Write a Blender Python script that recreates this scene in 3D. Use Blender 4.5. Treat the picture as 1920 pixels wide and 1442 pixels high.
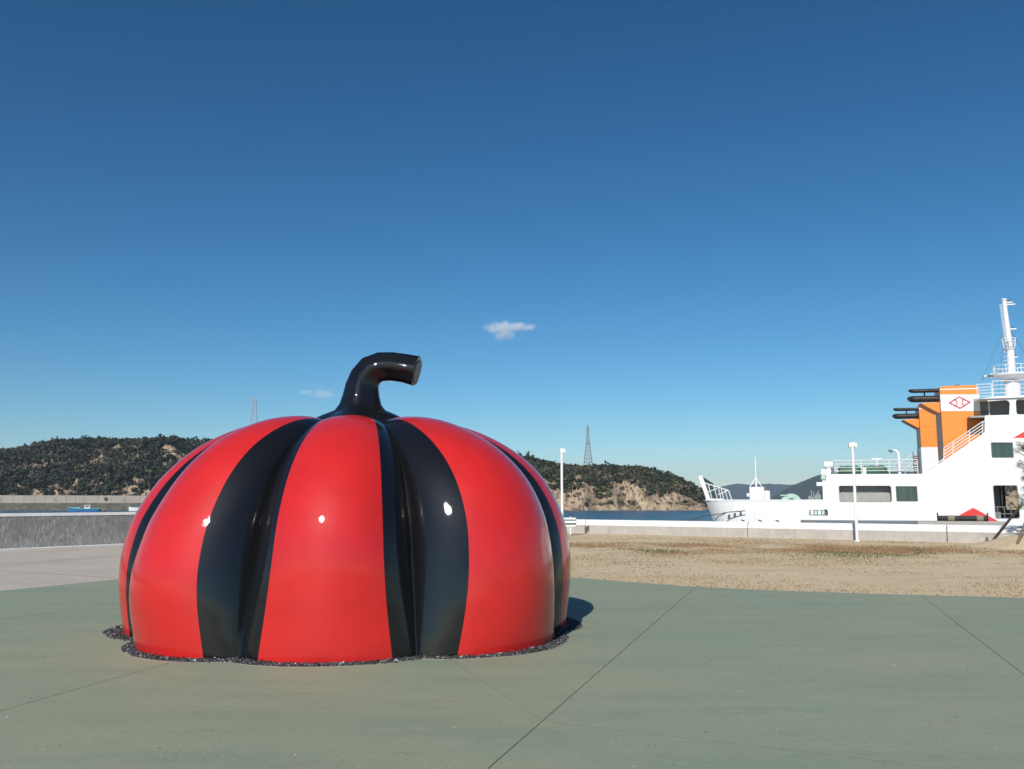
import bpy, bmesh, math, random
import numpy as np
from mathutils import Vector, Matrix, noise
from mathutils.geometry import tessellate_polygon
for o in list(bpy.data.objects): bpy.data.objects.remove(o)
SC = bpy.context.scene
COL = SC.collection
R = math.radians
PI = math.pi
random.seed(7)
RNG = np.random.default_rng(7)

# ------------------------------------------------------------------ camera
CAM_H, FPX, PITCH = 1.6, 1650.0, math.atan(219/1650.0)
cam = bpy.data.cameras.new('camera'); camo = bpy.data.objects.new('camera', cam); COL.objects.link(camo)
cam.sensor_width = 36.0; cam.lens = FPX/1920*36.0; cam.clip_start = 0.1; cam.clip_end = 40000
camo.location = (0, 0, CAM_H); camo.rotation_euler = (PI/2+PITCH, 0, 0)
SC.camera = camo
# ------------------------------------------------------------------ sky, sun, exposure
SUN_AZ, SUN_EL = 197.0, 36.0          # compass azimuth clockwise from +Y
W = bpy.data.worlds.new('World'); SC.world = W; W.use_nodes = True
wn = W.node_tree.nodes; wl = W.node_tree.links
bg = wn['Background']; sky = wn.new('ShaderNodeTexSky'); sky.sky_type = 'NISHITA'
sky.sun_disc = False; sky.sun_elevation = R(SUN_EL); sky.sun_rotation = R(SUN_AZ)
sky.altitude = 0; sky.air_density = 1.0; sky.dust_density = 0.0; sky.ozone_density = 5.5
hsn = wn.new('ShaderNodeHueSaturation'); hsn.inputs['Saturation'].default_value = 1.17; hsn.inputs['Hue'].default_value = 0.487; gmn = wn.new('ShaderNodeGamma'); gmn.inputs[1].default_value = 1.28
wl.new(sky.outputs[0], hsn.inputs['Color']); wl.new(hsn.outputs[0], gmn.inputs[0]); wl.new(gmn.outputs[0], bg.inputs[0]); bg.inputs[1].default_value = 0.05
SC.render.engine = 'CYCLES'; SC.cycles.volume_bounces = 2
sl = bpy.data.lights.new('sun', 'SUN'); sl.energy = 4.6; sl.angle = R(0.53); sl.color = (1.0, 0.955, 0.89)
so = bpy.data.objects.new('sun', sl); COL.objects.link(so)
tosun = Vector((math.sin(R(SUN_AZ))*math.cos(R(SUN_EL)), math.cos(R(SUN_AZ))*math.cos(R(SUN_EL)), math.sin(R(SUN_EL))))
so.rotation_euler = tosun.to_track_quat('Z', 'Y').to_euler(); so.location = (0, 0, 60)
vs = SC.view_settings
vs.view_transform = 'Standard'; vs.look = 'None'; vs.exposure = 0.0; vs.gamma = 1.0; vs.use_curve_mapping = False

# ------------------------------------------------------------------ measuring helpers (photo measurements -> metres)
def ray(px, py):
    x = (px-960)/FPX; t = (721-py)/FPX
    return Vector((x, math.cos(PITCH)-t*math.sin(PITCH), math.sin(PITCH)+t*math.cos(PITCH)))
def G(px, py, z=0.0):
    d = ray(px, py); s = (z-CAM_H)/d.z
    return Vector((d.x*s, d.y*s, z))
def V(px, py, Y):
    d = ray(px, py); s = Y/d.y
    return Vector((d.x*s, Y, CAM_H+d.z*s))

# ------------------------------------------------------------------ materials
def mat(name, col, rough=0.6, metal=0.0, var=0.0, vscale=5.0, bump=0.0, bscale=40.0, coat=0.0, col2=None, detail=5.0, stretch=None, spec=None, trans=0.0, bdist=0.01):
    m = bpy.data.materials.new(name); m.use_nodes = True
    n = m.node_tree.nodes; l = m.node_tree.links; b = n['Principled BSDF']
    b.inputs['Base Color'].default_value = (*col, 1); b.inputs['Roughness'].default_value = rough; b.inputs['Metallic'].default_value = metal
    if spec is not None: b.inputs['Specular IOR Level'].default_value = spec
    if coat: b.inputs['Coat Weight'].default_value = coat; b.inputs['Coat Roughness'].default_value = 0.03
    if trans: b.inputs['Transmission Weight'].default_value = trans
    tc = n.new('ShaderNodeTexCoord'); vec = tc.outputs['Object']
    if stretch:
        mp = n.new('ShaderNodeMapping'); mp.inputs['Scale'].default_value = stretch; l.new(vec, mp.inputs[0]); vec = mp.outputs[0]
    if var or col2:
        t = n.new('ShaderNodeTexNoise'); t.inputs['Scale'].default_value = vscale; t.inputs['Detail'].default_value = detail; t.inputs['Roughness'].default_value = 0.65
        l.new(vec, t.inputs['Vector'])
        rp = n.new('ShaderNodeValToRGB'); rp.color_ramp.elements[0].position = 0.3; rp.color_ramp.elements[1].position = 0.7
        c2 = col2 or tuple(min(1, c*(1+var)) for c in col); c1 = col if col2 else tuple(c*(1-var) for c in col)
        rp.color_ramp.elements[0].color = (*c1, 1); rp.color_ramp.elements[1].color = (*c2, 1)
        l.new(t.outputs[0], rp.inputs[0]); l.new(rp.outputs[0], b.inputs['Base Color'])
    if bump:
        t2 = n.new('ShaderNodeTexNoise'); t2.inputs['Scale'].default_value = bscale; t2.inputs['Detail'].default_value = 3
        l.new(vec, t2.inputs['Vector']); bp = n.new('ShaderNodeBump'); bp.inputs['Strength'].default_value = bump; bp.inputs['Distance'].default_value = bdist
        l.new(t2.outputs[0], bp.inputs['Height']); l.new(bp.outputs[0], b.inputs['Normal'])
        if coat: l.new(bp.outputs[0], b.inputs['Coat Normal'])
    return m
def nodes(m): return m.node_tree.nodes, m.node_tree.links, m.node_tree.nodes['Principled BSDF']
def add(n, t, **kw):
    x = n.new(t)
    for k, v in kw.items(): setattr(x, k, v)
    return x
def layered(name, base, layers, rough=0.8, bump=None):
    """base colour, then layers: (colour, noise scale, stretch, lo, hi, amount) mixed over each other, in world metres"""
    m = bpy.data.materials.new(name); m.use_nodes = True; n, l, b = nodes(m)
    b.inputs['Roughness'].default_value = rough
    geo = n.new('ShaderNodeNewGeometry'); cur = None
    for i, (c, sc, st, lo, hi, amt) in enumerate(layers):
        mp = n.new('ShaderNodeMapping'); mp.inputs['Scale'].default_value = st; mp.inputs['Location'].default_value = (i*7.3, i*3.1, 0); l.new(geo.outputs['Position'], mp.inputs[0])
        t = n.new('ShaderNodeTexNoise'); t.inputs['Scale'].default_value = sc; t.inputs['Detail'].default_value = 6; t.inputs['Roughness'].default_value = 0.6; l.new(mp.outputs[0], t.inputs['Vector'])
        mr = n.new('ShaderNodeMapRange'); mr.inputs[1].default_value = lo; mr.inputs[2].default_value = hi; mr.inputs[4].default_value = amt; l.new(t.outputs[0], mr.inputs[0])
        mx = n.new('ShaderNodeMix'); mx.data_type = 'RGBA'; l.new(mr.outputs[0], mx.inputs[0])
        if cur is None: mx.inputs[6].default_value = (*base, 1)
        else: l.new(cur, mx.inputs[6])
        mx.inputs[7].default_value = (*c, 1); cur = mx.outputs[2]
    if cur is not None: l.new(cur, b.inputs['Base Color'])
    else: b.inputs['Base Color'].default_value = (*base, 1)
    if bump:
        t = n.new('ShaderNodeTexNoise'); t.inputs['Scale'].default_value = bump[0]; t.inputs['Detail'].default_value = 4; l.new(geo.outputs['Position'], t.inputs['Vector'])
        bp = n.new('ShaderNodeBump'); bp.inputs['Strength'].default_value = bump[1]; bp.inputs['Distance'].default_value = bump[2]; l.new(t.outputs[0], bp.inputs['Height']); l.new(bp.outputs[0], b.inputs['Normal'])
    return m
def tinted(name, rough=0.8, transl=0.0):
    m = bpy.data.materials.new(name); m.use_nodes = True; n, l, b = nodes(m)
    a = n.new('ShaderNodeAttribute'); a.attribute_name = 'tint'; l.new(a.outputs['Color'], b.inputs['Base Color'])
    b.inputs['Roughness'].default_value = rough; b.inputs['Specular IOR Level'].default_value = 0.25
    return m
M = {}
M['red'] = mat('red_gloss', (0.57, 0.018, 0.016), 0.5, coat=0.85, var=0.09, vscale=2.2, bump=0.16, bscale=48, bdist=0.005, spec=0.15)
M['black'] = mat('black_gloss', (0.006, 0.006, 0.007), 0.5, coat=1.0, bump=0.16, bscale=48, bdist=0.005, spec=0.1)
M['green'] = layered('green_concrete', (0.265, 0.31, 0.212), [((0.325, 0.325, 0.21), 0.35, (1, 1, 1), 0.42, 0.68, 0.75), ((0.195, 0.25, 0.18), 0.8, (0.5, 2.2, 1), 0.45, 0.75, 0.6),
    ((0.17, 0.185, 0.135), 3.0, (0.8, 1.3, 1), 0.56, 0.8, 0.35), ((0.36, 0.33, 0.25), 1.6, (0.7, 1.3, 1), 0.60, 0.72, 0.45), ((0.33, 0.37, 0.29), 9, (0.5, 1.5, 1), 0.55, 0.75, 0.5), ((0.19, 0.22, 0.17), 14, (1, 1, 1), 0.56, 0.72, 0.45), ((0.46, 0.47, 0.40), 45, (1, 1, 1), 0.66, 0.72, 0.7), ((0.12, 0.14, 0.11), 70, (1, 1, 1), 0.6, 0.72, 0.6)], 0.72, (90, 0.6, 0.006))
M['beige'] = layered('beige_concrete', (0.50, 0.435, 0.36), [((0.42, 0.365, 0.30), 0.35, (1, 1, 1), 0.42, 0.7, 0.8), ((0.56, 0.50, 0.42), 1.3, (1, 1, 1), 0.5, 0.75, 0.6), ((0.30, 0.26, 0.22), 2.5, (1, 1, 1), 0.6, 0.8, 0.5)], 0.85, (60, 0.3, 0.006))
M['rim'] = mat('cream_concrete', (0.5, 0.45, 0.36), 0.85, var=0.25, vscale=12)
M['jointdirt'] = mat('joint_dirt', (0.15, 0.125, 0.095), 0.95, var=0.4, vscale=3)
M['edging'] = mat('bed_edge_concrete', (0.25, 0.255, 0.195), 0.85, var=0.3, vscale=6)
M['soil'] = mat('dark_soil', (0.035, 0.03, 0.024), 0.95, var=0.3, vscale=20)
M['wall'] = layered('sea_wall_concrete', (0.46, 0.43, 0.39), [((0.36, 0.33, 0.29), 1.2, (1, 1, 1), 0.42, 0.7, 0.8), ((0.56, 0.53, 0.48), 5, (1, 1, 1), 0.5, 0.75, 0.6), ((0.22, 0.20, 0.17), 2.5, (1, 1, 0.25), 0.58, 0.78, 0.5)], 0.85, (25, 0.5, 0.01))
M['walltop'] = layered('pale_sunlit_concrete', (0.74, 0.72, 0.69), [((0.58, 0.55, 0.51), 1.5, (1, 1, 1), 0.45, 0.75, 0.7), ((0.45, 0.42, 0.38), 9, (1, 1, 1), 0.6, 0.8, 0.5)], 0.8, (25, 0.3, 0.01))
M['roughwall'] = layered('scratched_concrete', (0.30, 0.285, 0.265), [((0.48, 0.46, 0.43), 14, (1, 1, 0.28), 0.46, 0.64, 0.85), ((0.12, 0.11, 0.105), 20, (1, 1, 0.3), 0.5, 0.68, 0.85), ((0.20, 0.185, 0.165), 0.8, (1, 1, 1), 0.45, 0.7, 0.7)], 0.9, (30, 0.8, 0.02))
M['dry'] = layered('dry_ground', (0.69, 0.54, 0.335), [((0.59, 0.45, 0.265), 0.5, (0.6, 1.6, 1), 0.42, 0.7, 0.8), ((0.74, 0.59, 0.40), 1.6, (0.8, 1.4, 1), 0.5, 0.72, 0.7), ((0.40, 0.30, 0.19), 1.1, (0.35, 1.5, 1), 0.52, 0.72, 0.6), ((0.34, 0.26, 0.165), 5, (0.6, 1.3, 1), 0.56, 0.74, 0.55), ((0.36, 0.28, 0.18), 30, (1, 1, 1), 0.56, 0.75, 0.5)], 0.95, (70, 0.8, 0.02))
M['quay'] = layered('quay_concrete', (0.42, 0.39, 0.35), [((0.3, 0.28, 0.25), 0.6, (1, 1, 1), 0.4, 0.7, 0.7)], 0.9)
M['breakwater'] = layered('breakwater_concrete', (0.33, 0.29, 0.235), [((0.25, 0.215, 0.17), 0.15, (1, 1, 0.4), 0.42, 0.7, 0.8), ((0.24, 0.21, 0.17), 0.9, (1, 1, 0.2), 0.55, 0.8, 0.5)], 0.9)
M['tideband'] = layered('weedy_tide_band', (0.085, 0.075, 0.055), [((0.17, 0.15, 0.11), 0.5, (1, 1, 2), 0.45, 0.7, 0.8)], 0.8)
M['white'] = layered('ship_white', (0.80, 0.80, 0.795), [((0.74, 0.735, 0.72), 0.9, (1, 1, 0.25), 0.5, 0.75, 0.7), ((0.62, 0.55, 0.46), 2.2, (1, 1, 0.10), 0.64, 0.78, 0.55), ((0.70, 0.69, 0.66), 6, (1, 1, 1), 0.6, 0.75, 0.5)], 0.35)
M['white2'] = mat('white_steel', (0.80, 0.80, 0.80), 0.4, var=0.04, vscale=3)
M['orange'] = mat('funnel_orange', (0.86, 0.27, 0.035), 0.4, var=0.06, vscale=0.8)
M['redpaint'] = mat('hull_red', (0.74, 0.05, 0.045), 0.4)
M['emblem'] = mat('emblem_red', (0.60, 0.05, 0.07), 0.4)
M['soot'] = mat('sooty_pipe', (0.025, 0.022, 0.02), 0.55, var=0.5, vscale=4, metal=0.3, bump=0.4, bscale=10)
M['glass'] = mat('teal_glass', (0.055, 0.088, 0.082), 0.06, var=0.25, vscale=1.5, stretch=(3, 3, 0.1))
M['frame'] = mat('dark_frame', (0.10, 0.11, 0.12), 0.5)
M['inner'] = mat('inner_bulkhead', (0.34, 0.34, 0.315), 0.6, var=0.12, vscale=2)
M['innerdark'] = mat('inner_grey', (0.22, 0.22, 0.225), 0.6, var=0.15, vscale=2)
M['shipgreen'] = mat('deck_green', (0.035, 0.10, 0.065), 0.6, var=0.25, vscale=2)
M['rust'] = mat('rusty_edge', (0.22, 0.11, 0.075), 0.8, var=0.4, vscale=4)
M['mint'] = mat('winch_mint', (0.42, 0.60, 0.48), 0.45, var=0.06, vscale=3)
M['tarp'] = mat('green_tarp', (0.03, 0.115, 0.06), 0.55, var=0.45, vscale=3, bump=0.8, bscale=4, bdist=0.1)
M['rubber'] = mat('black_rubber', (0.02, 0.02, 0.021), 0.7, var=0.3, vscale=6)
M['rope'] = mat('rope', (0.25, 0.21, 0.16), 0.9)
M['ropedark'] = mat('rope_dark', (0.06, 0.055, 0.05), 0.9)
M['lattice'] = mat('galvanised', (0.22, 0.22, 0.24), 0.6)
M['latticepale'] = mat('galvanised_pale', (0.42, 0.44, 0.47), 0.5)
M['stake'] = mat('weathered_stake', (0.17, 0.125, 0.09), 0.9, var=0.35, vscale=6, stretch=(6, 6, 1))
M['bark'] = mat('pine_bark', (0.13, 0.085, 0.06), 0.95, var=0.4, vscale=10, bump=0.8, bscale=12, bdist=0.03)
M['boatblue'] = mat('boat_blue', (0.035, 0.17, 0.38), 0.4, var=0.15, vscale=0.8)
M['boatnavy'] = mat('boat_navy', (0.015, 0.035, 0.085), 0.4)
M['boatteal'] = mat('boat_teal', (0.18, 0.46, 0.42), 0.5, var=0.15, vscale=1)
M['cyan'] = mat('horn_cyan', (0.42, 0.62, 0.66), 0.4)
M['orangebuoy'] = mat('buoy_grey', (0.10, 0.09, 0.09), 0.6)
M['leaf'] = tinted('hill_foliage'); M['needle'] = tinted('pine_needles', 0.6); M['blade'] = tinted('dry_grass_blades', 0.9)
M['stone'] = tinted('crushed_stone', 0.55)

# ------------------------------------------------------------------ mesh helpers
def tag(o, label=None, cat=None, group=None, kind=None):
    if label: o['label'] = label
    if cat: o['category'] = cat
    if group: o['group'] = group
    if kind: o['kind'] = kind
    return o
def empty(name, loc=(0, 0, 0), rz=0.0):
    o = bpy.data.objects.new(name, None); COL.objects.link(o); o.location = loc; o.rotation_euler = (0, 0, rz); o.empty_display_size = 0.2
    return o
class MB:
    def __init__(s): s.v = []; s.f = []
    def verts(s, vs): i = len(s.v); s.v += [tuple(v) for v in vs]; return i
    def box(s, c, d, rot=None):
        hx, hy, hz = d[0]/2, d[1]/2, d[2]/2; c = Vector(c)
        ps = [Vector((x, y, z)) for z in (-hz, hz) for x, y in ((-hx, -hy), (hx, -hy), (hx, hy), (-hx, hy))]
        if rot is not None: ps = [rot @ p for p in ps]
        i = s.verts([p+c for p in ps])
        s.f += [tuple(i+k for k in q) for q in ((3, 2, 1, 0), (4, 5, 6, 7), (0, 1, 5, 4), (1, 2, 6, 5), (2, 3, 7, 6), (3, 0, 4, 7))]; return s
    def bb(s, a, b): return s.box([(a[k]+b[k])/2 for k in range(3)], [abs(b[k]-a[k]) for k in range(3)])
    def cyl(s, a, b, r0, r1=None, n=10, cap=True):
        a, b = Vector(a), Vector(b); r1 = r0 if r1 is None else r1
        q = (b-a).to_track_quat('Z', 'Y'); i = len(s.v)
        for p, r in ((a, r0), (b, r1)):
            s.verts([p+q @ Vector((r*math.cos(2*PI*k/n), r*math.sin(2*PI*k/n), 0)) for k in range(n)])
        s.f += [(i+k, i+(k+1) % n, i+n+(k+1) % n, i+n+k) for k in range(n)]
        if cap: s.f += [tuple(i+n-1-k for k in range(n)), tuple(i+n+k for k in range(n))]
        return s
    def bar(s, a, b, w=0.05, n=4): return s.cyl(a, b, w/2, w/2, n)
    def sweep(s, pts, rads, n=12, cap=True, flute=None):
        pts = [Vector(p) for p in pts]; i = len(s.v); m = len(pts); up = None
        for k, p in enumerate(pts):
            t = (pts[min(k+1, m-1)]-pts[max(k-1, 0)]).normalized()
            if up is None: up = t.orthogonal().normalized()
            up = (up-t*up.dot(t)).normalized(); sd = t.cross(up)
            for j in range(n):
                a = 2*PI*j/n; r = rads[k]*(flute(a, k) if flute else 1)
                s.v.append(tuple(p+up*(r*math.cos(a))+sd*(r*math.sin(a))))
        for k in range(m-1):
            s.f += [(i+k*n+j, i+k*n+(j+1) % n, i+(k+1)*n+(j+1) % n, i+(k+1)*n+j) for j in range(n)]
        if cap: s.f += [tuple(i+n-1-j for j in range(n)), tuple(i+(m-1)*n+j for j in range(n))]
        return s
    def prism(s, loops, f0, f1):
        """loops: outer polygon and holes as 2-D points; f0, f1 map a 2-D point to the front and back point"""
        tri = tessellate_polygon([[Vector((p[0], p[1], 0)) for p in L] for L in loops])
        flat = [p for L in loops for p in L]; n = len(flat); i = s.verts([f0(p) for p in flat]+[f1(p) for p in flat])
        for t in tri: s.f += [(i+t[0], i+t[1], i+t[2]), (i+n+t[2], i+n+t[1], i+n+t[0])]
        k = 0
        for L in loops:
            m = len(L)
            s.f += [(i+k+j, i+k+(j+1) % m, i+n+k+(j+1) % m, i+n+k+j) for j in range(m)]; k += m
        return s
    def build(s, name, m, parent=None, smooth=None, bevel=0.0):
        me = bpy.data.meshes.new(name); me.from_pydata(s.v, [], s.f); me.validate()
        bm = bmesh.new(); bm.from_mesh(me); bmesh.ops.recalc_face_normals(bm, faces=bm.faces)
        if bevel: bmesh.ops.bevel(bm, geom=[e for e in bm.edges if e.is_manifold and e.calc_face_angle(0) > 0.6], offset=bevel, segments=2, affect='EDGES')
        bm.to_mesh(me); bm.free()
        o = bpy.data.objects.new(name, me); COL.objects.link(o)
        if m: me.materials.append(M[m] if isinstance(m, str) else m)
        if parent: o.parent = parent
        if smooth:
            me.polygons.foreach_set('use_smooth', [True]*len(me.polygons))
            try: me.set_sharp_from_angle(angle=R(smooth))
            except Exception: pass
        return o
def quick(name, verts, faces, m, tint=None, parent=None, smooth=False):
    """fast numpy mesh: verts (N,3), faces (F,k) all of the same size, tint (N,3)"""
    me = bpy.data.meshes.new(name); nf, k = faces.shape
    me.vertices.add(len(verts)); me.vertices.foreach_set('co', verts.astype(np.float32).ravel())
    me.loops.add(nf*k); me.loops.foreach_set('vertex_index', faces.astype(np.int32).ravel())
    me.polygons.add(nf); me.polygons.foreach_set('loop_start', np.arange(0, nf*k, k, dtype=np.int32)); me.polygons.foreach_set('loop_total', np.full(nf, k, dtype=np.int32))
    if smooth: me.polygons.foreach_set('use_smooth', np.ones(nf, dtype=bool))
    me.update(calc_edges=True)
    if tint is not None:
        a = me.color_attributes.new('tint', 'FLOAT_COLOR', 'POINT'); a.data.foreach_set('color', np.c_[tint, np.ones(len(tint))].astype(np.float32).ravel())
    me.materials.append(M[m]); o = bpy.data.objects.new(name, me); COL.objects.link(o)
    if parent: o.parent = parent
    return o
def fbm(x, y, s, oct=4, seed=0.0):
    return noise.fractal(Vector((x*s+seed, y*s-seed*1.7, seed*0.31)), 1.0, 2.0, oct)

# ================================================================== THE SETTING
SEA = -1.6
# --- sea
def sea():
    m = bpy.data.materials.new('sea_water'); m.use_nodes = True; n, l, b = nodes(m)
    b.inputs['Base Color'].default_value = (0.03, 0.12, 0.20, 1); b.inputs['Roughness'].default_value = 0.22; b.inputs['IOR'].default_value = 1.33
    geo = n.new('ShaderNodeNewGeometry'); h = None
    for sc, st, amp in ((0.25, (1, 1.6, 1), 1.0), (1.1, (1, 1.5, 1), 0.5), (4.0, (1, 1.3, 1), 0.22)):
        mp = n.new('ShaderNodeMapping'); mp.inputs['Scale'].default_value = st; l.new(geo.outputs['Position'], mp.inputs[0])
        t = n.new('ShaderNodeTexNoise'); t.inputs['Scale'].default_value = sc; t.inputs['Detail'].default_value = 4; l.new(mp.outputs[0], t.inputs[0])
        x = n.new('ShaderNodeMath'); x.operation = 'MULTIPLY'; x.inputs[1].default_value = amp; l.new(t.outputs[0], x.inputs[0])
        if h is None: h = x.outputs[0]
        else:
            y = n.new('ShaderNodeMath'); y.operation = 'ADD'; l.new(h, y.inputs[0]); l.new(x.outputs[0], y.inputs[1]); h = y.outputs[0]
    bp = n.new('ShaderNodeBump'); bp.inputs['Strength'].default_value = 1.0; bp.inputs['Distance'].default_value = 2.6; l.new(h, bp.inputs['Height']); l.new(bp.outputs[0], b.inputs['Normal'])
    M['sea'] = m
    o = MB(); o.verts([(-9000, -9000, SEA), (9000, -9000, SEA), (9000, 9000, SEA), (-9000, 9000, SEA)]); o.f = [(0, 1, 2, 3)]
    tag(o.build('sea', 'sea'), kind='structure')
sea()

# --- wall lines on the quay
RW0, RW1 = G(1087, 999), G(1900, 1019)          # right sea wall, base of the near face
LW0, LW1 = G(0, 1032), G(225, 1022)             # left sea wall
RD = (RW1-RW0).normalized(); LD = (LW1-LW0).normalized()
RN = Vector((-RD.y, RD.x, 0)); RN = RN if RN.y > 0 else -RN      # pointing to the water
LN = Vector((-LD.y, LD.x, 0)); LN = LN if LN.x < 0 else -LN
def isect(p, d, q, e):
    k = d.x*e.y-d.y*e.x; w = q-p; return p+d*((w.x*e.y-w.y*e.x)/k)
CORNER = isect(RW0, RD, LW0, LD)
def quay():
    a = isect(RW0+RN*10, RD, LW0+LN*3, LD); far = RW1+RN*10+RD*60; near = LW0+LN*3-LD*70
    poly = [(a.x, a.y), (far.x, far.y), (far.x+30, -60), (near.x, -60), (near.x, near.y)]
    o = MB(); o.prism([poly], lambda p: (p[0], p[1], -0.02), lambda p: (p[0], p[1], -6)); o = o.build('quay_ground', 'dry'); tag(o, kind='structure')
quay()

# --- plaza slabs of green concrete with recessed joints, and a bed cut for the sculpture
PC = Vector((-2.02, 11.75, 0)); GROOVES = [R(a) for a in (-151, -108, -66, -14, 33, 79, 124, 166)]
NG = len(GROOVES)
PROF = [(2.82, -0.12), (2.88, 0.25), (2.92, 0.62), (2.90, 1.0), (2.78, 1.45), (2.50, 1.92), (2.07, 2.30), (1.50, 2.57), (0.98, 2.66), (0.60, 2.60), (0.34, 2.50)]
def prof(t):
    x = t*(len(PROF)-1); i = min(int(x), len(PROF)-2); f = x-i
    P = [PROF[max(0, min(len(PROF)-1, i+k))] for k in (-1, 0, 1, 2)]
    return [0.5*(2*P[1][k]+(P[2][k]-P[0][k])*f+(2*P[0][k]-5*P[1][k]+4*P[2][k]-P[3][k])*f*f+(3*P[1][k]-P[0][k]-3*P[2][k]+P[3][k])*f**3) for k in (0, 1)]
def lobe_phase(th):
    th = (th-GROOVES[0]) % (2*PI)+GROOVES[0]
    for i in range(NG):
        a = GROOVES[i]; b = GROOVES[i+1] if i < NG-1 else GROOVES[0]+2*PI
        if a <= th <= b: return (th-a)/(b-a), i
    return 0.0, 0
AMP = [1.0, 0.965, 1.02, 0.98, 1.03, 1.0, 0.97, 1.0]
def surf(th, t):
    f, i = lobe_phase(th); r, z = prof(t)
    c = math.sin(PI*f)**0.62                       # 0 in the groove, 1 on the crest
    depth = 0.10+0.115*math.sin(PI*min(1, t*1.15))+0.05*t
    am = 1+(AMP[i]-1)*c
    r2 = r*(1-depth*(1-c))*am*(1+0.022*noise.noise(Vector((math.cos(th)*1.4, math.sin(th)*1.4, z*0.8))))
    z2 = z-0.20*(1-c)*max(0, t-0.45)*1.6+0.05*(am-1)*z
    return Vector((PC.x+r2*math.cos(th), PC.y+r2*math.sin(th), z2))
def bed_outline(n=180):
    out = []
    for k in range(n):
        th = 2*PI*k/n; p = surf(th, 0.03)-PC; r = math.hypot(p.x, p.y)
        d = math.degrees(th)
        ex = 0.15+0.16*math.exp(-(((d-186+180) % 360-180)/16)**2)+0.06*math.exp(-(((d-352+180) % 360-180)/12)**2)+0.09*math.exp(-(((d-318+180) % 360-180)/14)**2)+0.04*math.sin(3*th+1)
        out.append(((r+ex)*math.cos(th)+PC.x, (r+ex)*math.sin(th)+PC.y))
    return out
BED = bed_outline()
def split(poly, p, d):
    """split a 2-D polygon by the line through p with direction d -> (left, right)"""
    L, Rr = [], []
    n = len(poly)
    for i in range(n):
        a, b = poly[i], poly[(i+1) % n]
        sa = d.x*(a[1]-p.y)-d.y*(a[0]-p.x); sb = d.x*(b[1]-p.y)-d.y*(b[0]-p.x)
        (L if sa >= 0 else Rr).append(a)
        if sa*sb < 0:
            t = sa/(sa-sb); q = (a[0]+(b[0]-a[0])*t, a[1]+(b[1]-a[1])*t); L.append(q); Rr.append(q)
    return [x for x in (L, Rr) if len(x) > 2]
def cuts(poly, lines):
    polys = [poly]
    for a, b, test in lines:
        new = []
        for q in polys:
            c = (sum(p[0] for p in q)/len(q), sum(p[1] for p in q)/len(q))
            new += split(q, a, b-a) if (test is None or test(c)) else [q]
        polys = new
    return polys
def shrink(poly, w):
    n = len(poly); ar = sum(poly[i][0]*poly[(i+1) % n][1]-poly[(i+1) % n][0]*poly[i][1] for i in range(n)); sg = 1 if ar > 0 else -1
    out = []
    for i in range(n):
        a, b, c = Vector(poly[i-1]), Vector(poly[i]), Vector(poly[(i+1) % n])
        d1 = (b-a); d2 = (c-b)
        if d1.length < 1e-6 or d2.length < 1e-6: out.append(tuple(b)); continue
        d1.normalize(); d2.normalize()
        nn = Vector((-d1.y-d2.y, d1.x+d2.x)); 
        if nn.length < 1e-6: out.append(tuple(b)); continue
        nn.normalize(); k = max(0.4, nn.dot(Vector((-d1.y, d1.x)))); out.append(tuple(b+nn*(sg*w/k)))
    return out
def side(a, b):
    d = b-a
    return lambda c: d.x*(c[1]-a.y)-d.y*(c[0]-a.x)
gl0, gl1 = G(0, 1108), G(214, 1087); gd = (gl1-gl0).normalized()
EDGE = [G(1085, 1083), G(1180, 1091), G(1300, 1100), G(1450, 1107), G(1620, 1112.5), G(1780, 1117), G(1920, 1121)]
_e = []
for _a, _b in zip(EDGE, EDGE[1:]):
    for _k in range(10):
        _p = _a.lerp(_b, _k/10); _e.append(Vector((_p.x, _p.y+0.035*noise.noise(Vector((_p.x*2.3, 1, 0)))+0.02*noise.noise(Vector((_p.x*9, 4, 0))), 0)))
EDGE = _e+[EDGE[-1]]
pl = gl0-gd*38; pm = gl1+gd*2.4
ex = EDGE[-1]+(EDGE[-1]-EDGE[-25]).normalized()*22
PLAZA = [(pl.x, pl.y), (gl0.x, gl0.y), (gl1.x, gl1.y), (pm.x, pm.y), (-1.2, 19.9)]+[(p.x, p.y) for p in EDGE]+[(ex.x, ex.y), (ex.x, -25), (pl.x, -25)]
J = G(1017, 1352)
cC = side(G(940, 1442), G(1300, 1104)); cB = side(G(0, 1232), G(1015, 1352))
jl = [(G(0, 1232), G(1017, 1352), None), (J, G(1300, 1104), None), (G(0, 1333), G(370, 1228), lambda c: cC(c) > 0 and True),
      (J, G(852, 1243), lambda c: cC(c) > 0 and cB(c) > 0), (G(1725, 1115), G(1920, 1265), lambda c: cC(c) < 0 and cB(c) > 0), (G(0, 1162), G(215, 1133), lambda c: cC(c) > 0 and cB(c) > 0)]
def boolean_cut(o, cutter):
    md = o.modifiers.new('cut', 'BOOLEAN'); md.operation = 'DIFFERENCE'; md.object = cutter; md.solver = 'EXACT'
    bpy.context.view_layer.update()
    me = bpy.data.meshes.new_from_object(o.evaluated_get(bpy.context.evaluated_depsgraph_get())); o.modifiers.clear(); o.data = me
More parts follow.
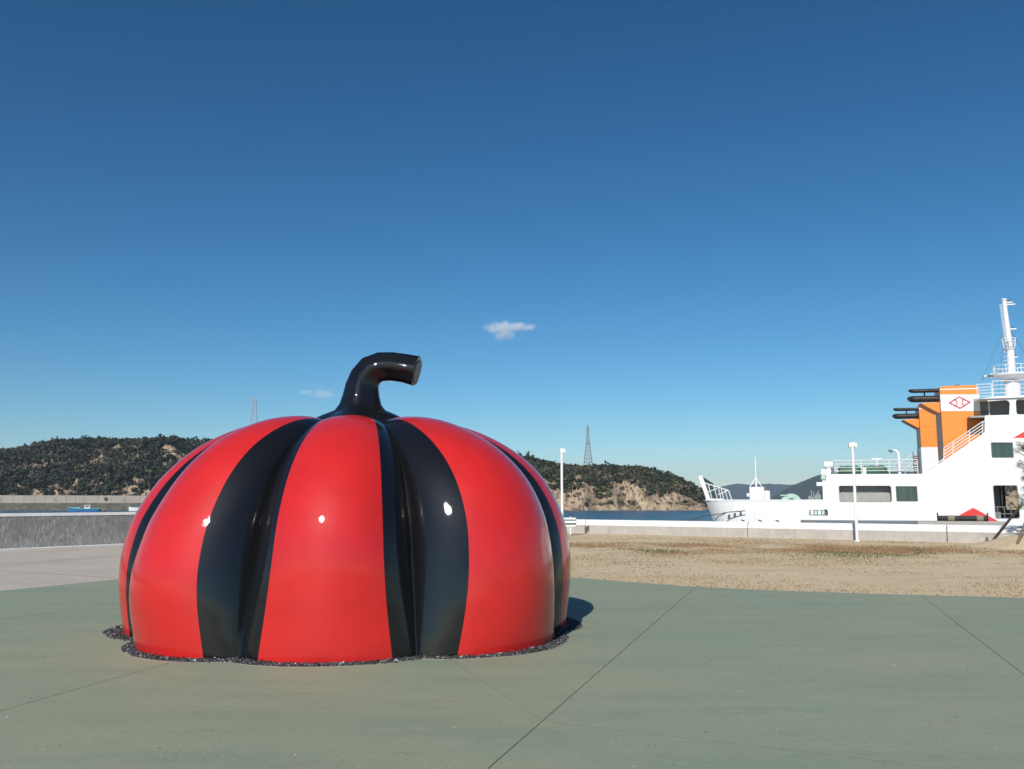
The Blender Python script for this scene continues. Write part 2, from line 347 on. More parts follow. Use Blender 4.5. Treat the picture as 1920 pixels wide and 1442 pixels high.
def plaza():
    root = tag(empty('plaza_pavement', (0, 0, 0)), kind='structure')
    cut = MB(); cut.prism([BED], lambda p: (p[0], p[1], 0.3), lambda p: (p[0], p[1], -0.3)); cut = cut.build('cutter', 'rim')
    bx = [min(p[0] for p in BED), max(p[0] for p in BED), min(p[1] for p in BED), max(p[1] for p in BED)]
    for q in cuts(PLAZA, jl):
        s = shrink(q, 0.0036)
        o = MB(); o.prism([s], lambda p: (p[0], p[1], 0.0), lambda p: (p[0], p[1], -0.011)); o = o.build('slab', 'green', root)
        xs = [p[0] for p in s]; ys = [p[1] for p in s]
        if min(xs) < bx[1] and max(xs) > bx[0] and min(ys) < bx[3] and max(ys) > bx[2]: boolean_cut(o, cut)
        o.data.materials.append(M['rim']); o.data.materials.append(M['jointdirt'])
        for f in o.data.polygons:
            if abs(f.normal.z) < 0.5: f.material_index = 1 if any(abs(math.hypot(f.center.x-b[0], f.center.y-b[1])) < 0.08 for b in BED) else 2
    bpy.data.objects.remove(cut)
    o = MB(); o.prism([shrink(PLAZA, 0.02)], lambda p: (p[0], p[1], -0.0085), lambda p: (p[0], p[1], -0.018)); o = o.build('joint_bed', 'soil', root)
plaza()
def left_paving():
    root = tag(empty('concrete_walkway', (0, 0, 0)), kind='structure')
    w0 = LW0-LD*40; w1 = LW1+LD*9; k = -LN*0.55
    polyA = [(w0.x+k.x, w0.y+k.y), (LW0.x+k.x, LW0.y+k.y), (w1.x+k.x, w1.y+k.y), (pm.x-1.0, pm.y+9), (pm.x-.02, pm.y), (gl0.x-.02, gl0.y), (pl.x-.02, pl.y)]
    for q in cuts(polyA, [(G(0, 1058), G(225, 1042), None), (G(0, 1070), G(215, 1083), None)]):
        o = MB(); o.prism([shrink(q, 0.022)], lambda p: (p[0], p[1], -0.004), lambda p: (p[0], p[1], -0.016)); o = o.build('slab', 'beige', root); o.data.materials.append(M['jointdirt'])
        for f in o.data.polygons: f.material_index = 1 if abs(f.normal.z) < 0.5 else 0
    o = MB(); o.prism([shrink(polyA, 0.03)], lambda p: (p[0], p[1], -0.0165), lambda p: (p[0], p[1], -0.0185)); o.build('joint_bed', 'jointdirt', root)
    o = MB(); a, b, c, d = w0+k*0.96, w1+k*0.96, w1, w0
    o.prism([[(p.x, p.y) for p in (a, b, c, d)]], lambda p: (p[0], p[1], 0.05), lambda p: (p[0], p[1], -0.03)); o.build('gutter_strip', 'walltop', root)
left_paving()

# --- sea walls (things)
def sea_wall_right():
    root = tag(empty('sea_wall', RW0), 'low pale concrete sea wall in front of the white ferry', 'sea wall')
    ang = math.atan2(RD.y, RD.x); root.rotation_euler = (0, 0, ang)
    L0 = (CORNER-RW0).dot(RD); joints = [L0+0.2] + sorted([(G(px, py)-RW0).dot(RD) for px, py in ((1096, 999.3), (1411, 1006), (1776, 1016))])
    joints += [joints[-1]+k*8.6 for k in (1, 2, 3)]
    h = 0.67; zc = 0.39
    for a, b in zip(joints, joints[1:]):
        a += 0.02; b -= 0.02
        base = MB(); base.prism([[(0, -0.05), (0, zc), (0.36, zc), (0.36, -0.05)]], lambda p: (a, p[0], p[1]), lambda p: (b, p[0], p[1]))
        o = base.build('panel', 'wall', root)
        cp = MB(); cp.prism([[(-0.012, zc), (0.13, h), (0.33, h), (0.36, zc)]], lambda p: (a, p[0], p[1]), lambda p: (b, p[0], p[1])); cp.build('coping', 'walltop', o)  # pale colour also carries the brightness of the slope facing the sun
    j = MB(); j.bb((L0, 0.13, -0.05), (joints[-1], 0.30, h-0.09)); j.build('joint_core', 'soil', root)
sea_wall_right()
def sea_wall_left():
    root = tag(empty('sea_wall', LW0), 'grey streaked concrete sea wall beside the harbour water', 'sea wall')
    root.rotation_euler = (0, 0, math.atan2(LD.y, LD.x)); Lc = (CORNER-LW0).dot(LD); sgn = 1 if (Matrix.Rotation(-root.rotation_euler.z, 3, 'Z') @ LN).y > 0 else -1
    h = 1.2; xs = [-40, -31, -22, -13, -4, 5, Lc]
    for a, b in zip(xs, xs[1:]):
        a += 0.008; b -= 0.008
        o = MB(); o.prism([[(0, -0.05), (0.06*sgn, h-0.1), (0.5*sgn, h-0.1), (0.5*sgn, -0.05)]], lambda p: (a, p[0], p[1]), lambda p: (b, p[0], p[1])); o = o.build('panel', 'roughwall', root)
        c = MB(); c.prism([[(0.045*sgn, h-0.1), (0.09*sgn, h), (0.5*sgn, h), (0.5*sgn, h-0.1)]], lambda p: (a, p[0], p[1]), lambda p: (b, p[0], p[1])); c.build('coping', 'walltop', o)
sea_wall_left()

# --- hills
ROCK = layered('rock_and_soil', (0.36, 0.26, 0.165), [((0.52, 0.385, 0.245), 0.12, (1, 1, 0.5), 0.42, 0.62, 0.9), ((0.16, 0.12, 0.08), 0.30, (1, 0.5, 0.4), 0.50, 0.58, 0.8), ((0.085, 0.065, 0.042), 0.85, (1, 0.5, 0.45), 0.52, 0.60, 0.9), ((0.10, 0.095, 0.05), 0.08, (1, 1, 1), 0.55, 0.75, 0.7), ((0.50, 0.40, 0.28), 0.9, (1, 1, 0.6), 0.6, 0.75, 0.6)], 0.95, (0.5, 1.0, 1.2))
M['rock'] = ROCK
def clumps(C, RAD, K, leaf, cols, flat=0.75, jit=0.35):
    """leaf quads spread through crowns: C (n,3), RAD (n,), K leaves each, cols (n,3)"""
    n = len(C); d = RNG.normal(size=(n, K, 3)); d /= np.linalg.norm(d, axis=2, keepdims=True)
    rr = RNG.uniform(0.55, 1.05, size=(n, K, 1))*(1+0.22*np.sin(d[:, :, :1]*5+RNG.uniform(0, 6, (n, 1, 1))))
    p = C[:, None, :]+d*rr*RAD[:, None, None]*np.array([1, 1, flat])
    nv = d+RNG.normal(size=(n, K, 3))*0.55; nv /= np.linalg.norm(nv, axis=2, keepdims=True)
    a = np.cross(nv, RNG.normal(size=(n, K, 3))); a /= np.linalg.norm(a, axis=2, keepdims=True)+1e-9; b = np.cross(nv, a)
    s = (leaf*RAD[:, None, None])*RNG.uniform(0.6, 1.3, size=(n, K, 1))
    q = np.stack([p-a*s, p-b*s*0.7, p+a*s, p+b*s*0.7], axis=2).reshape(-1, 3)
    t = cols[:, None, None, :]*(1+jit*RNG.uniform(-1, 1, size=(n, K, 1, 1)))*np.ones((1, 1, 4, 1))
    return q, np.clip(t.reshape(-1, 3), 0, 1)
def hill(names, label, sky_pts, Ysh, Yc, cliff, bare, ntree, seed, rad=(1.0, 2.1), treeh=1.6, pxr=None, back=1.0, palette=None, bare_top=None, low=0.0):
    px = np.array([p[0] for p in sky_pts], float); py = np.array([p[1] for p in sky_pts], float)
    X = (px-960)/FPX*Yc; H = np.maximum(0.2, CAM_H-SEA+(940-py)/FPX*Yc-treeh)
    x0, x1 = X[0], X[-1]; nx = int((x1-x0)/1.6); ny = 60
    xs = np.linspace(x0, x1, nx); hs = np.interp(xs, X, H)
    k = np.ones(9)/9; hs = np.convolve(np.pad(hs, 4, 'edge'), k, 'valid')
    D = Yc-Ysh
    vv = np.linspace(0, 1+back, ny)
    def height(x, v, h):
        f = 1.0
        if v < 1:
            cl = cliff*(0.75+0.6*fbm(x, 0, 0.06, 3, seed))
            f = min(1, max(0, (v-0.05)/0.13))**0.8*cl+(1-cl)*math.sin(min(1, v)*PI/2)**1.2
        else: f = 1-0.55*((v-1)/back)**2
        z = h*f
        z += (0.10*h*fbm(x, v*D, 0.05, 4, seed+3)+0.07*h*fbm(x, v*D, 0.22, 4, seed+5)+(0.13*h*(abs(fbm(x, v*D*0.25, 0.30, 4, seed+7))-0.2) if v < 0.5 else 0))*min(1, v*6)*(0.25 if v > 0.9 else 1)
        return z
    P = np.zeros((ny, nx, 3))
    for j, v in enumerate(vv):
        for i, x in enumerate(xs):
            sh = 6*fbm(x, 0, 0.03, 3, seed+9)+3.5*fbm(x, 0, 0.14, 3, seed+1)
            y = Ysh+v*D+sh*max(0, 1-v)
            P[j, i] = (x*(y/Yc), y, SEA-0.4+max(0, height(x, v, hs[i]))+(0.9*min(1, v/0.04) if v > 0 else 0))
    idx = np.arange(ny*nx).reshape(ny, nx)
    F = np.stack([idx[:-1, :-1], idx[:-1, 1:], idx[1:, 1:], idx[1:, :-1]], axis=2).reshape(-1, 4)
    o = quick(names[0], P.reshape(-1, 3), F, 'rock', smooth=True); tag(o, kind='structure')
    # woods
    pal = palette or [(0.030, 0.038, 0.018), (0.042, 0.046, 0.022), (0.055, 0.056, 0.03), (0.10, 0.08, 0.058), (0.026, 0.034, 0.02), (0.075, 0.078, 0.032)]
    C, RD_, CO = [], [], []
    tries = 0
    while len(C) < ntree and tries < ntree*6:
        tries += 1
        v = random.uniform(0.06, 0.32) if random.random() < low else random.random()**0.9*1.08+0.05; i = random.randrange(nx); j = min(ny-2, int(v/(1+back)*(ny-1)))
        p = P[j, i]; x = xs[i]
        b = fbm(x, v*D, 0.075, 4, seed+20)+0.35*fbm(x, v*D*0.3, 0.2, 3, seed+30)
        if v < 0.07: continue
        lim = bare*(1.6 if v < 0.30 else (1.0 if v < 0.5 else 0.25)) if bare > 0 else bare
        if bare_top:
            lo_ = np.interp(960+x/Yc*FPX, [q[0] for q in bare_top], [q[1] for q in bare_top])+0.28*fbm(x, v*D, 0.11, 4, seed+40)
            if v < lo_ and random.random() > 0.10: continue
        elif b > 0.42-lim: continue
        r = random.uniform(*rad)*(0.6 if v < 0.15 else 1)*(1.25 if random.random() < 0.12 else 1)
        C.append((p[0]+random.uniform(-.8, .8), p[1]+random.uniform(-.8, .8), p[2]+r*0.45)); RD_.append(r)
        c = random.choice(pal); g = random.uniform(0.55, 1.6)*(1+0.5*fbm(x, v*D, 0.05, 3, seed+50)); CO.append([q*g for q in c])
    q, t = clumps(np.array(C), np.array(RD_), 46, 0.27, np.array(CO))
    o = quick(names[1], q, np.arange(len(q)).reshape(-1, 4), 'leaf', t); tag(o, label, 'woods', kind='stuff')
LEFT_SKY = [(-420, 905), (-200, 872), (0, 850), (60, 839), (110, 832), (150, 829), (230, 828), (300, 827), (400, 833), (480, 838), (560, 850), (640, 880), (720, 925), (760, 942)]
RIGHT_SKY = [(560, 945), (640, 915), (760, 880), (880, 862), (955, 861), (1000, 863), (1040, 875), (1100, 880), (1140, 879), (1190, 881), (1230, 884), (1255, 893), (1290, 908), (1315, 925), (1328, 938), (1336, 950)]
hill(('hillside', 'hill_woods'), 'dark scrubby woods covering the hill behind the breakwater', LEFT_SKY, 345, 430, 0.14, -0.75, 6600, 3.7, low=0.3, rad=(1.0, 2.9), treeh=2.0, palette=[(0.021, 0.026, 0.014), (0.029, 0.032, 0.018), (0.039, 0.039, 0.023), (0.06, 0.05, 0.039), (0.018, 0.024, 0.015), (0.042, 0.046, 0.022)])
hill(('hillside', 'hill_woods'), 'dark scrubby woods above the tan cliffs across the water', RIGHT_SKY, 318, 385, 0.50, 0.15, 5600, 11.2, rad=(0.7, 2.1), low=0.35, bare_top=[(900, .10), (985, .12), (1000, .30), (1015, .12), (1060, .14), (1072, .52), (1100, .46), (1125, .16), (1145, .16), (1165, .36), (1200, .32), (1235, .42), (1275, .36), (1310, .34), (1340, .3)])
hill(('hillside', 'hill_woods'), 'scrub on the rocky slope seen through the ferry opening', [(1700, 950), (1780, 925), (1860, 912), (1950, 905), (2100, 900), (2300, 905), (2500, 940)], 318, 375, 0.6, 0.3, 700, 23.0, back=0.6)
hill(('hillside', 'hill_woods'), 'low woods on the rise under the right lattice tower', [(960, 940), (1020, 905), (1080, 890), (1130, 888), (1180, 900), (1240, 940)], 620, 780, 0.1, 0.0, 300, 31.0, rad=(2, 4), back=0.6)
def far_mountain(pts, Y, depth, seed, colA, colB, nm):
    px = np.array([p[0] for p in pts], float); py = np.array([p[1] for p in pts], float)
    X = (px-960)/FPX*Y; H = CAM_H+(940-py)/FPX*Y; nx, ny = 260, 36
    xs = np.linspace(X[0], X[-1], nx); hs = np.interp(xs, X, H); P = np.zeros((ny, nx, 3))
    sc = 14.0/Y
    for j in range(ny):
        v = j/(ny-1)*1.5
        for i in range(nx):
            f = math.sin(min(v, 1)*PI/2)**1.1 if v < 1 else 1-0.8*(v-1)
            rid = fbm(xs[i], v*depth*0.35, sc, 5, seed)
            h = hs[i]*f*(1+0.22*rid*(1-0.8*min(1, v) if v < 1 else 0.2))+hs[i]*0.03*fbm(xs[i], v*depth, sc*9, 3, seed)
            y = Y-depth*(1-v); P[j, i] = (xs[i]*y/Y, y, SEA-1+max(0, h-SEA if j else 0))
    idx = np.arange(ny*nx).reshape(ny, nx); F = np.stack([idx[:-1, :-1], idx[:-1, 1:], idx[1:, 1:], idx[1:, :-1]], axis=2).reshape(-1, 4)
    M[nm] = layered(nm, colA, [(colB, 0.02, (1, 1, 1), 0.4, 0.65, 0.9), ((0.02, 0.025, 0.016), 0.09, (1, 1, 1), 0.45, 0.62, 0.8), ((0.30, 0.25, 0.19), 0.012, (1, 1, 1), 0.70, 0.76, 0.8)], 1.0, (0.10, 1.0, 5.0))
    tag(quick('mountain', P.reshape(-1, 3), F, nm, smooth=True), kind='structure')
far_mountain([(1180, 945), (1260, 926), (1300, 915), (1345, 913), (1378, 907), (1400, 909), (1440, 908), (1480, 910), (1520, 905), (1600, 900), (1750, 908), (1900, 930), (2000, 945)], 3600, 700, 2.0, (0.055, 0.06, 0.038), (0.035, 0.042, 0.028), 'far_ridge')
far_mountain([(1420, 945), (1452, 928), (1480, 912), (1505, 902), (1530, 893), (1550, 887), (1600, 880), (1700, 885), (1820, 910), (1900, 945)], 2000, 500, 6.0, (0.05, 0.056, 0.034), (0.03, 0.036, 0.022), 'near_ridge')

# --- breakwater (thing)
def breakwater():
    Y = 318.0
    root = tag(empty('breakwater', (0, 0, 0)), 'long concrete breakwater below the wooded hill', 'breakwater')
    a = V(-120, 927, Y); xs = [(px-960)/FPX*Y for px in (-240, -160, -80, -28, 12, 32, 52, 72, 92, 112, 131, 148, 165, 190, 215, 240, 268, 300, 340, 400)]
    top = 3.9
    for x0, x1 in zip(xs, xs[1:]):
        o = MB(); t = top-0.35*(x0-xs[0])/60*0.5
        o.prism([[(0, 1.0), (0.5, t), (3.0, t), (3.0, 1.0)]], lambda p: (x0+0.04, Y+p[0], p[1]), lambda p: (x1-0.04, Y+p[0], p[1])); o.build('panel', 'breakwater', root)
    c = MB(); c.bb((xs[0], Y+0.6, 0), (xs[-1], Y+2.9, 2.4)); c.build('core', 'tideband', root)
    f = MB(); f.prism([[(-1.2, SEA-2), (-0.9, 1.0), (3, 1.0), (3, SEA-2)]], lambda p: (xs[0], Y+p[0], p[1]), lambda p: (xs[-1], Y+p[0], p[1])); f.build('tide_footing', 'tideband', root)
    l = MB(); lx = (5-960)/FPX*Y
    for dx in (-0.35, 0.35): l.bar((lx+dx, Y-1.35, SEA+0.2), (lx+dx, Y-1.0, top+0.3), 0.12)
    for k in range(14): l.bar((lx-.35, Y-1.33+.025*k, SEA+0.4+k*0.38), (lx+.35, Y-1.33+.025*k, SEA+.4+k*.38), 0.09)
    l.build('ladder', 'soot', root)
    for px, py in ((198, 935),):
        p = V(px, py, Y-0.3); t = MB(); n = 18
        t.sweep([p+Vector((0.42*math.cos(2*PI*k/n), 0, 0.42*math.sin(2*PI*k/n))) for k in range(n+1)], [0.17]*(n+1), 8); t.build('tyre_fender', 'rubber', root, 60)
    for px in (233, 103):
        p = V(px, 937, Y-0.05); MB().bar(p+Vector((-.6, 0, .6)), p+Vector((.6, 0, -.7)), 0.12).build('rope_stub', 'ropedark', root)
breakwater()

# ================================================================== SCULPTURE (generic striped squash in red and black)
def sculpture():
    root = tag(empty('squash_sculpture', PC), 'huge glossy red and black squash sculpture standing in a gravel bed', 'sculpture')
    def grid(th_at, nu, nt, name, m):
        vs_, ns = [], []
        for a in range(nt+1):
            t = a/nt
            for b in range(nu+1):
                th = th_at(t, b/nu); vs_.append(surf(th, t)-PC)
                d1 = surf(th+0.004, t)-surf(th-0.004, t); d2 = surf(th, min(1, t+0.004))-surf(th, max(0, t-0.004)); ns.append(d1.cross(d2).normalized())
        W_ = nu+1; fs = [(a*W_+b, a*W_+b+1, (a+1)*W_+b+1, (a+1)*W_+b) for a in range(nt) for b in range(nu)]
        me = bpy.data.meshes.new(name); me.from_pydata([tuple(v) for v in vs_], [], fs); me.polygons.foreach_set('use_smooth', [True]*len(fs))
        me.normals_split_custom_set_from_vertices([tuple(q) for q in ns]); me.materials.append(M[m])
        o = bpy.data.objects.new(name, me); COL.objects.link(o); o.parent = root
    def w(t): return 0.075+0.135*math.sin(PI*min(1, (t*0.92+0.12)))**0.8
    for i in range(NG):
        g0 = GROOVES[i]; g1 = GROOVES[i+1] if i < NG-1 else GROOVES[0]+2*PI; gp = GROOVES[i-1] if i else GROOVES[-1]-2*PI
        grid(lambda t, s: g0+(g1-g0)*(w(t)+(1-2*w(t))*s), 22, 64, 'red_lobe', 'red')
        grid(lambda t, s: (g0-(g0-gp)*w(t))*(1-s)+(g0+(g1-g0)*w(t))*s, 24, 64, 'black_stripe', 'black')
    b = MB(); pts = [(0, 0, 2.36), (0, 0, 2.46), (0, 0, 2.56), (0, 0, 2.66), (0, 0, 2.74), (0.0, 0, 2.80), (0.0, 0, 2.88), (0.005, 0, 3.0), (0.015, 0, 3.12), (0.05, 0, 3.24), (0.13, 0, 3.345), (0.25, 0, 3.395), (0.40, 0, 3.40), (0.58, 0, 3.375), (0.74, -0.02, 3.335)]
    rd = [0.66, 0.70, 0.69, 0.62, 0.47, 0.34, 0.28, 0.245, 0.225, 0.21, 0.205, 0.195, 0.19, 0.19, 0.20]
    st = b.sweep(pts, rd, 40, cap=True, flute=lambda a, k: 1+(0.10 if k < 5 else 0.06)*math.cos(5*a)).build('stem', 'black', root, 55)
    e = Vector(pts[-1])-Vector(pts[-2]); e.normalize(); c = MB(); c.cyl(Vector(pts[-1])-e*0.01, Vector(pts[-1])+e*0.012, 0.165, 0.15, 24); c.build('cut_end', 'frame', st)
sculpture()
# gravel in the bed
def gravel():
    n = 17000; C = []
    bo = np.array(BED); 
    while len(C) < n:
        th = random.uniform(0, 2*PI); k = th/(2*PI)*len(BED); bq = BED[int(k) % len(BED)]
        rb = math.hypot(bq[0]-PC.x, bq[1]-PC.y)-0.012
        p = surf(th, 0.05)-PC; rs = math.hypot(p.x, p.y)-0.06
        r = random.uniform(rs, rb)
        edge = (rb-r)/max(0.05, rb-rs)
        C.append((PC.x+r*math.cos(th), PC.y+r*math.sin(th), -0.013+random.uniform(0, 0.022)*min(1, edge*3+0.3)))
    C = np.array(C); s = RNG.uniform(0.009, 0.02, (n, 1, 1))
    ph = (1+5**.5)/2; ico = np.array([(-1, ph, 0), (1, ph, 0), (-1, -ph, 0), (1, -ph, 0), (0, -1, ph), (0, 1, ph), (0, -1, -ph), (0, 1, -ph), (ph, 0, -1), (ph, 0, 1), (-ph, 0, -1), (-ph, 0, 1)])/1.9
    octf = np.array([(0, 11, 5), (0, 5, 1), (0, 1, 7), (0, 7, 10), (0, 10, 11), (1, 5, 9), (5, 11, 4), (11, 10, 2), (10, 7, 6), (7, 1, 8), (3, 9, 4), (3, 4, 2), (3, 2, 6), (3, 6, 8), (3, 8, 9), (4, 9, 5), (2, 4, 11), (6, 2, 10), (8, 6, 7), (9, 8, 1)])
    v = ico[None]*(1+RNG.uniform(-.35, .35, (n, 12, 1)))*s*RNG.uniform(0.6, 1.3, (n, 1, 3))
    a = RNG.uniform(0, 2*PI, n); ca, sa = np.cos(a), np.sin(a)
    v = np.stack([v[:, :, 0]*ca[:, None]-v[:, :, 1]*sa[:, None], v[:, :, 0]*sa[:, None]+v[:, :, 1]*ca[:, None], v[:, :, 2]], 2)+C[:, None, :]
    f = (octf[None]+(np.arange(n)*12)[:, None, None]).reshape(-1, 3)
    g = RNG.choice([0.025, 0.04, 0.06, 0.10, 0.2, 0.42], n, p=[.22, .28, .25, .16, .07, .02])*RNG.uniform(.7, 1.3, n)
    t = np.repeat(np.stack([g, g*1.0, g*1.04], 1), 12, 0)
    o = quick('gravel', v.reshape(-1, 3), f, 'stone', t); tag(o, 'dark crushed gravel ringing the foot of the sculpture', 'gravel', kind='stuff')
    d = MB(); d.prism([shrink(BED, 0.004)], lambda p: (p[0], p[1], -0.0070), lambda p: (p[0], p[1], -0.0080)); tag(d.build('gravel_bed_floor', 'soil'), kind='structure')
gravel()
be = MB(); be.prism([shrink(BED, -0.012), shrink(BED, 0.006)], lambda p: (p[0], p[1], 0.004), lambda p: (p[0], p[1], -0.012)); tag(be.build('bed_edging', 'edging'), kind='structure')

# ================================================================== DRY GRASS
def dry_grass():
    n = 42000; v = []; t = []
    es = [(p.x, p.y) for p in EDGE]
    P = []
    while len(P) < n:
        px = random.uniform(1040, 2000); py = random.uniform(1000, 1124); p = G(px, py)
        lim = np.interp(px, [1040, 1085, 1180, 1300, 1450, 1620, 1780, 1920, 2000], [1080, 1083, 1091, 1100, 1107, 1112.5, 1117, 1121, 1124])
        if py > lim-0.5 or (p-RW0).dot(RN) > -0.05: continue
        band = math.exp(-((py-(1024+0.012*(px-1085)+5*noise.noise(Vector((px*0.01, 3, 0)))))/9)**2)*0.8+(0.14 if py < 1060 else 0.045)
        nz = 0.5+0.9*fbm(p.x, p.y, 0.35, 4, 5.0)
        if random.random() > band*nz*1.1: continue
        P.append((p.x, p.y, band*nz, px, py))
    P = np.array(P); h = RNG.uniform(0.02, 0.07, n)*(0.6+P[:, 2]); a = RNG.uniform(0, 2*PI, n); w = RNG.uniform(0.006, 0.016, n)
    base = np.c_[P[:, 0], P[:, 1], np.full(n, -0.025)]; dx = np.c_[np.cos(a)*w, np.sin(a)*w, np.zeros(n)]; lean = RNG.normal(size=(n, 3))*0.03; lean[:, 2] = h
    v = np.stack([base-dx, base+dx, base+lean], 1).reshape(-1, 3)
    green = (np.array([fbm(q[0], q[1], 0.25, 3, 9.0) for q in P])+0.55*np.exp(-((P[:, 3]-1500)/120)**2-((P[:, 4]-1044)/7)**2)+0.45*np.exp(-((P[:, 3]-1210)/90)**2-((P[:, 4]-1026)/6)**2)) > 0.30
    c = np.where(green[:, None], np.array([[0.12, 0.125, 0.045]]), np.array([[0.30, 0.20, 0.11]]))*RNG.uniform(0.6, 1.35, (n, 1))
    o = quick('dry_grass', v, np.arange(3*n).reshape(-1, 3), 'blade', np.repeat(c, 3, 0)); tag(o, 'thin dry brown grass with green patches before the sea wall', 'grass', kind='stuff')
dry_grass()

# wind-blown grit on the plaza
def grit():
    n = 2600; px = RNG.uniform(0, 1920, n); py = RNG.uniform(1095, 1442, n); P = np.array([tuple(G(a, b)) for a, b in zip(px, py)])
    ok = np.array([(math.hypot(p[0]-PC.x, p[1]-PC.y) > 3.5) and p[1] < np.interp(p[0], [-30, gl0.x, gl1.x, -1, EDGE[0].x]+[e.x for e in EDGE[1:]], [-5, gl0.y, gl1.y, 19.9, EDGE[0].y]+[e.y for e in EDGE[1:]])-0.05 for p in P]); P = P[ok]; n = len(P)
    s = RNG.uniform(0.0015, 0.006, (n, 1, 1))*np.where(RNG.random((n, 1, 1)) < 0.06, 2.0, 1.0); tet = np.array([(1, 0, 0), (-.5, .87, 0), (-.5, -.87, 0), (0, 0, .8)])
    v = tet[None]*s*RNG.uniform(.6, 1.5, (n, 4, 1))+P[:, None, :]; f = (np.array([(0, 1, 3), (1, 2, 3), (2, 0, 3)])[None]+(np.arange(n)*4)[:, None, None]).reshape(-1, 3)
    c = np.array([(.5, .47, .4), (.3, .25, .18), (.12, .1, .08), (.2, .16, .1)])[RNG.integers(0, 4, n)]
    tag(quick('grit', v.reshape(-1, 3), f, 'stone', np.repeat(c, 4, 0)), 'fine grit scattered over the green plaza', 'grit', kind='stuff')
grit()

# ================================================================== LAMP POSTS, SIGN, SMALL THINGS
def lamp_post(px, Y, label, double):
    X = (px-960)/FPX*Y*1.0; root = tag(empty('lamp_post', (X, Y, 0)), label, 'lamp post', 'white lamp posts by the sea wall')
    MB().cyl((0, 0, -0.05), (0, 0, 3.86), 0.062, 0.055, 14).build('post', 'white2', root, 40)
    MB().cyl((0, 0, -0.02), (0, 0, 0.03), 0.11, 0.11, 14).build('base_plate', 'white2', root, 40)
    MB().box((0, 0, 3.93), (0.13, 0.13, 0.17)).build('cap', 'white2', root, bevel=0.01)
    for s in ((-1, 1) if double else (1,)):
        h = MB().box((s*0.115, 0, 3.90), (0.085, 0.16, 0.2)).build('lamp_head', 'white2', root, bevel=0.01)
        MB().box((s*0.115, 0, 3.796), (0.06, 0.12, 0.012)).build('lens', 'glass', h)
lamp_post(1598, 36.4, 'white double-headed lamp post standing in front of the ferry', True)
lamp_post(1053, 40.6, 'white single-headed lamp post rising right of the sculpture', False)
def sign():
    p = G(1069, 1002); root = tag(empty('notice_board', p), 'low white slatted notice board at the foot of the sea wall', 'notice board'); root.rotation_euler = (0, 0, math.atan2(RD.y, RD.x)*0.0)
    MB().box((0.02, 0.03, 0.42), (0.05, 0.05, 0.88)).build('post', 'white2', root)
    for z, h in ((0.76, 0.09), (0.60, 0.12), (0.42, 0.09)): MB().box((0, -0.02, z), (0.62, 0.03, h)).build('slat', 'white2', root, bevel=0.004)
    MB().box((0, 0.0, 0.58), (0.58, 0.012, 0.40)).build('backing', 'rubber', root)
sign()
for px, py, l in ((1134, 999.5, 'small black ground spotlight near the notice board'), (1384, 1005.5, 'small black ground spotlight before the bow of the ferry')):
    r = tag(empty('ground_spotlight', G(px, py)), l, 'spotlight', 'spotlights at the wall foot')
    MB().cyl((0, -0.02, 0.07), (0, 0.10, 0.11), 0.055, 0.05, 12).build('housing', 'rubber', r, 40); MB().cyl((0, 0.04, -0.03), (0, 0.04, 0.07), 0.02, 0.02, 8).build('stem', 'rubber', r)

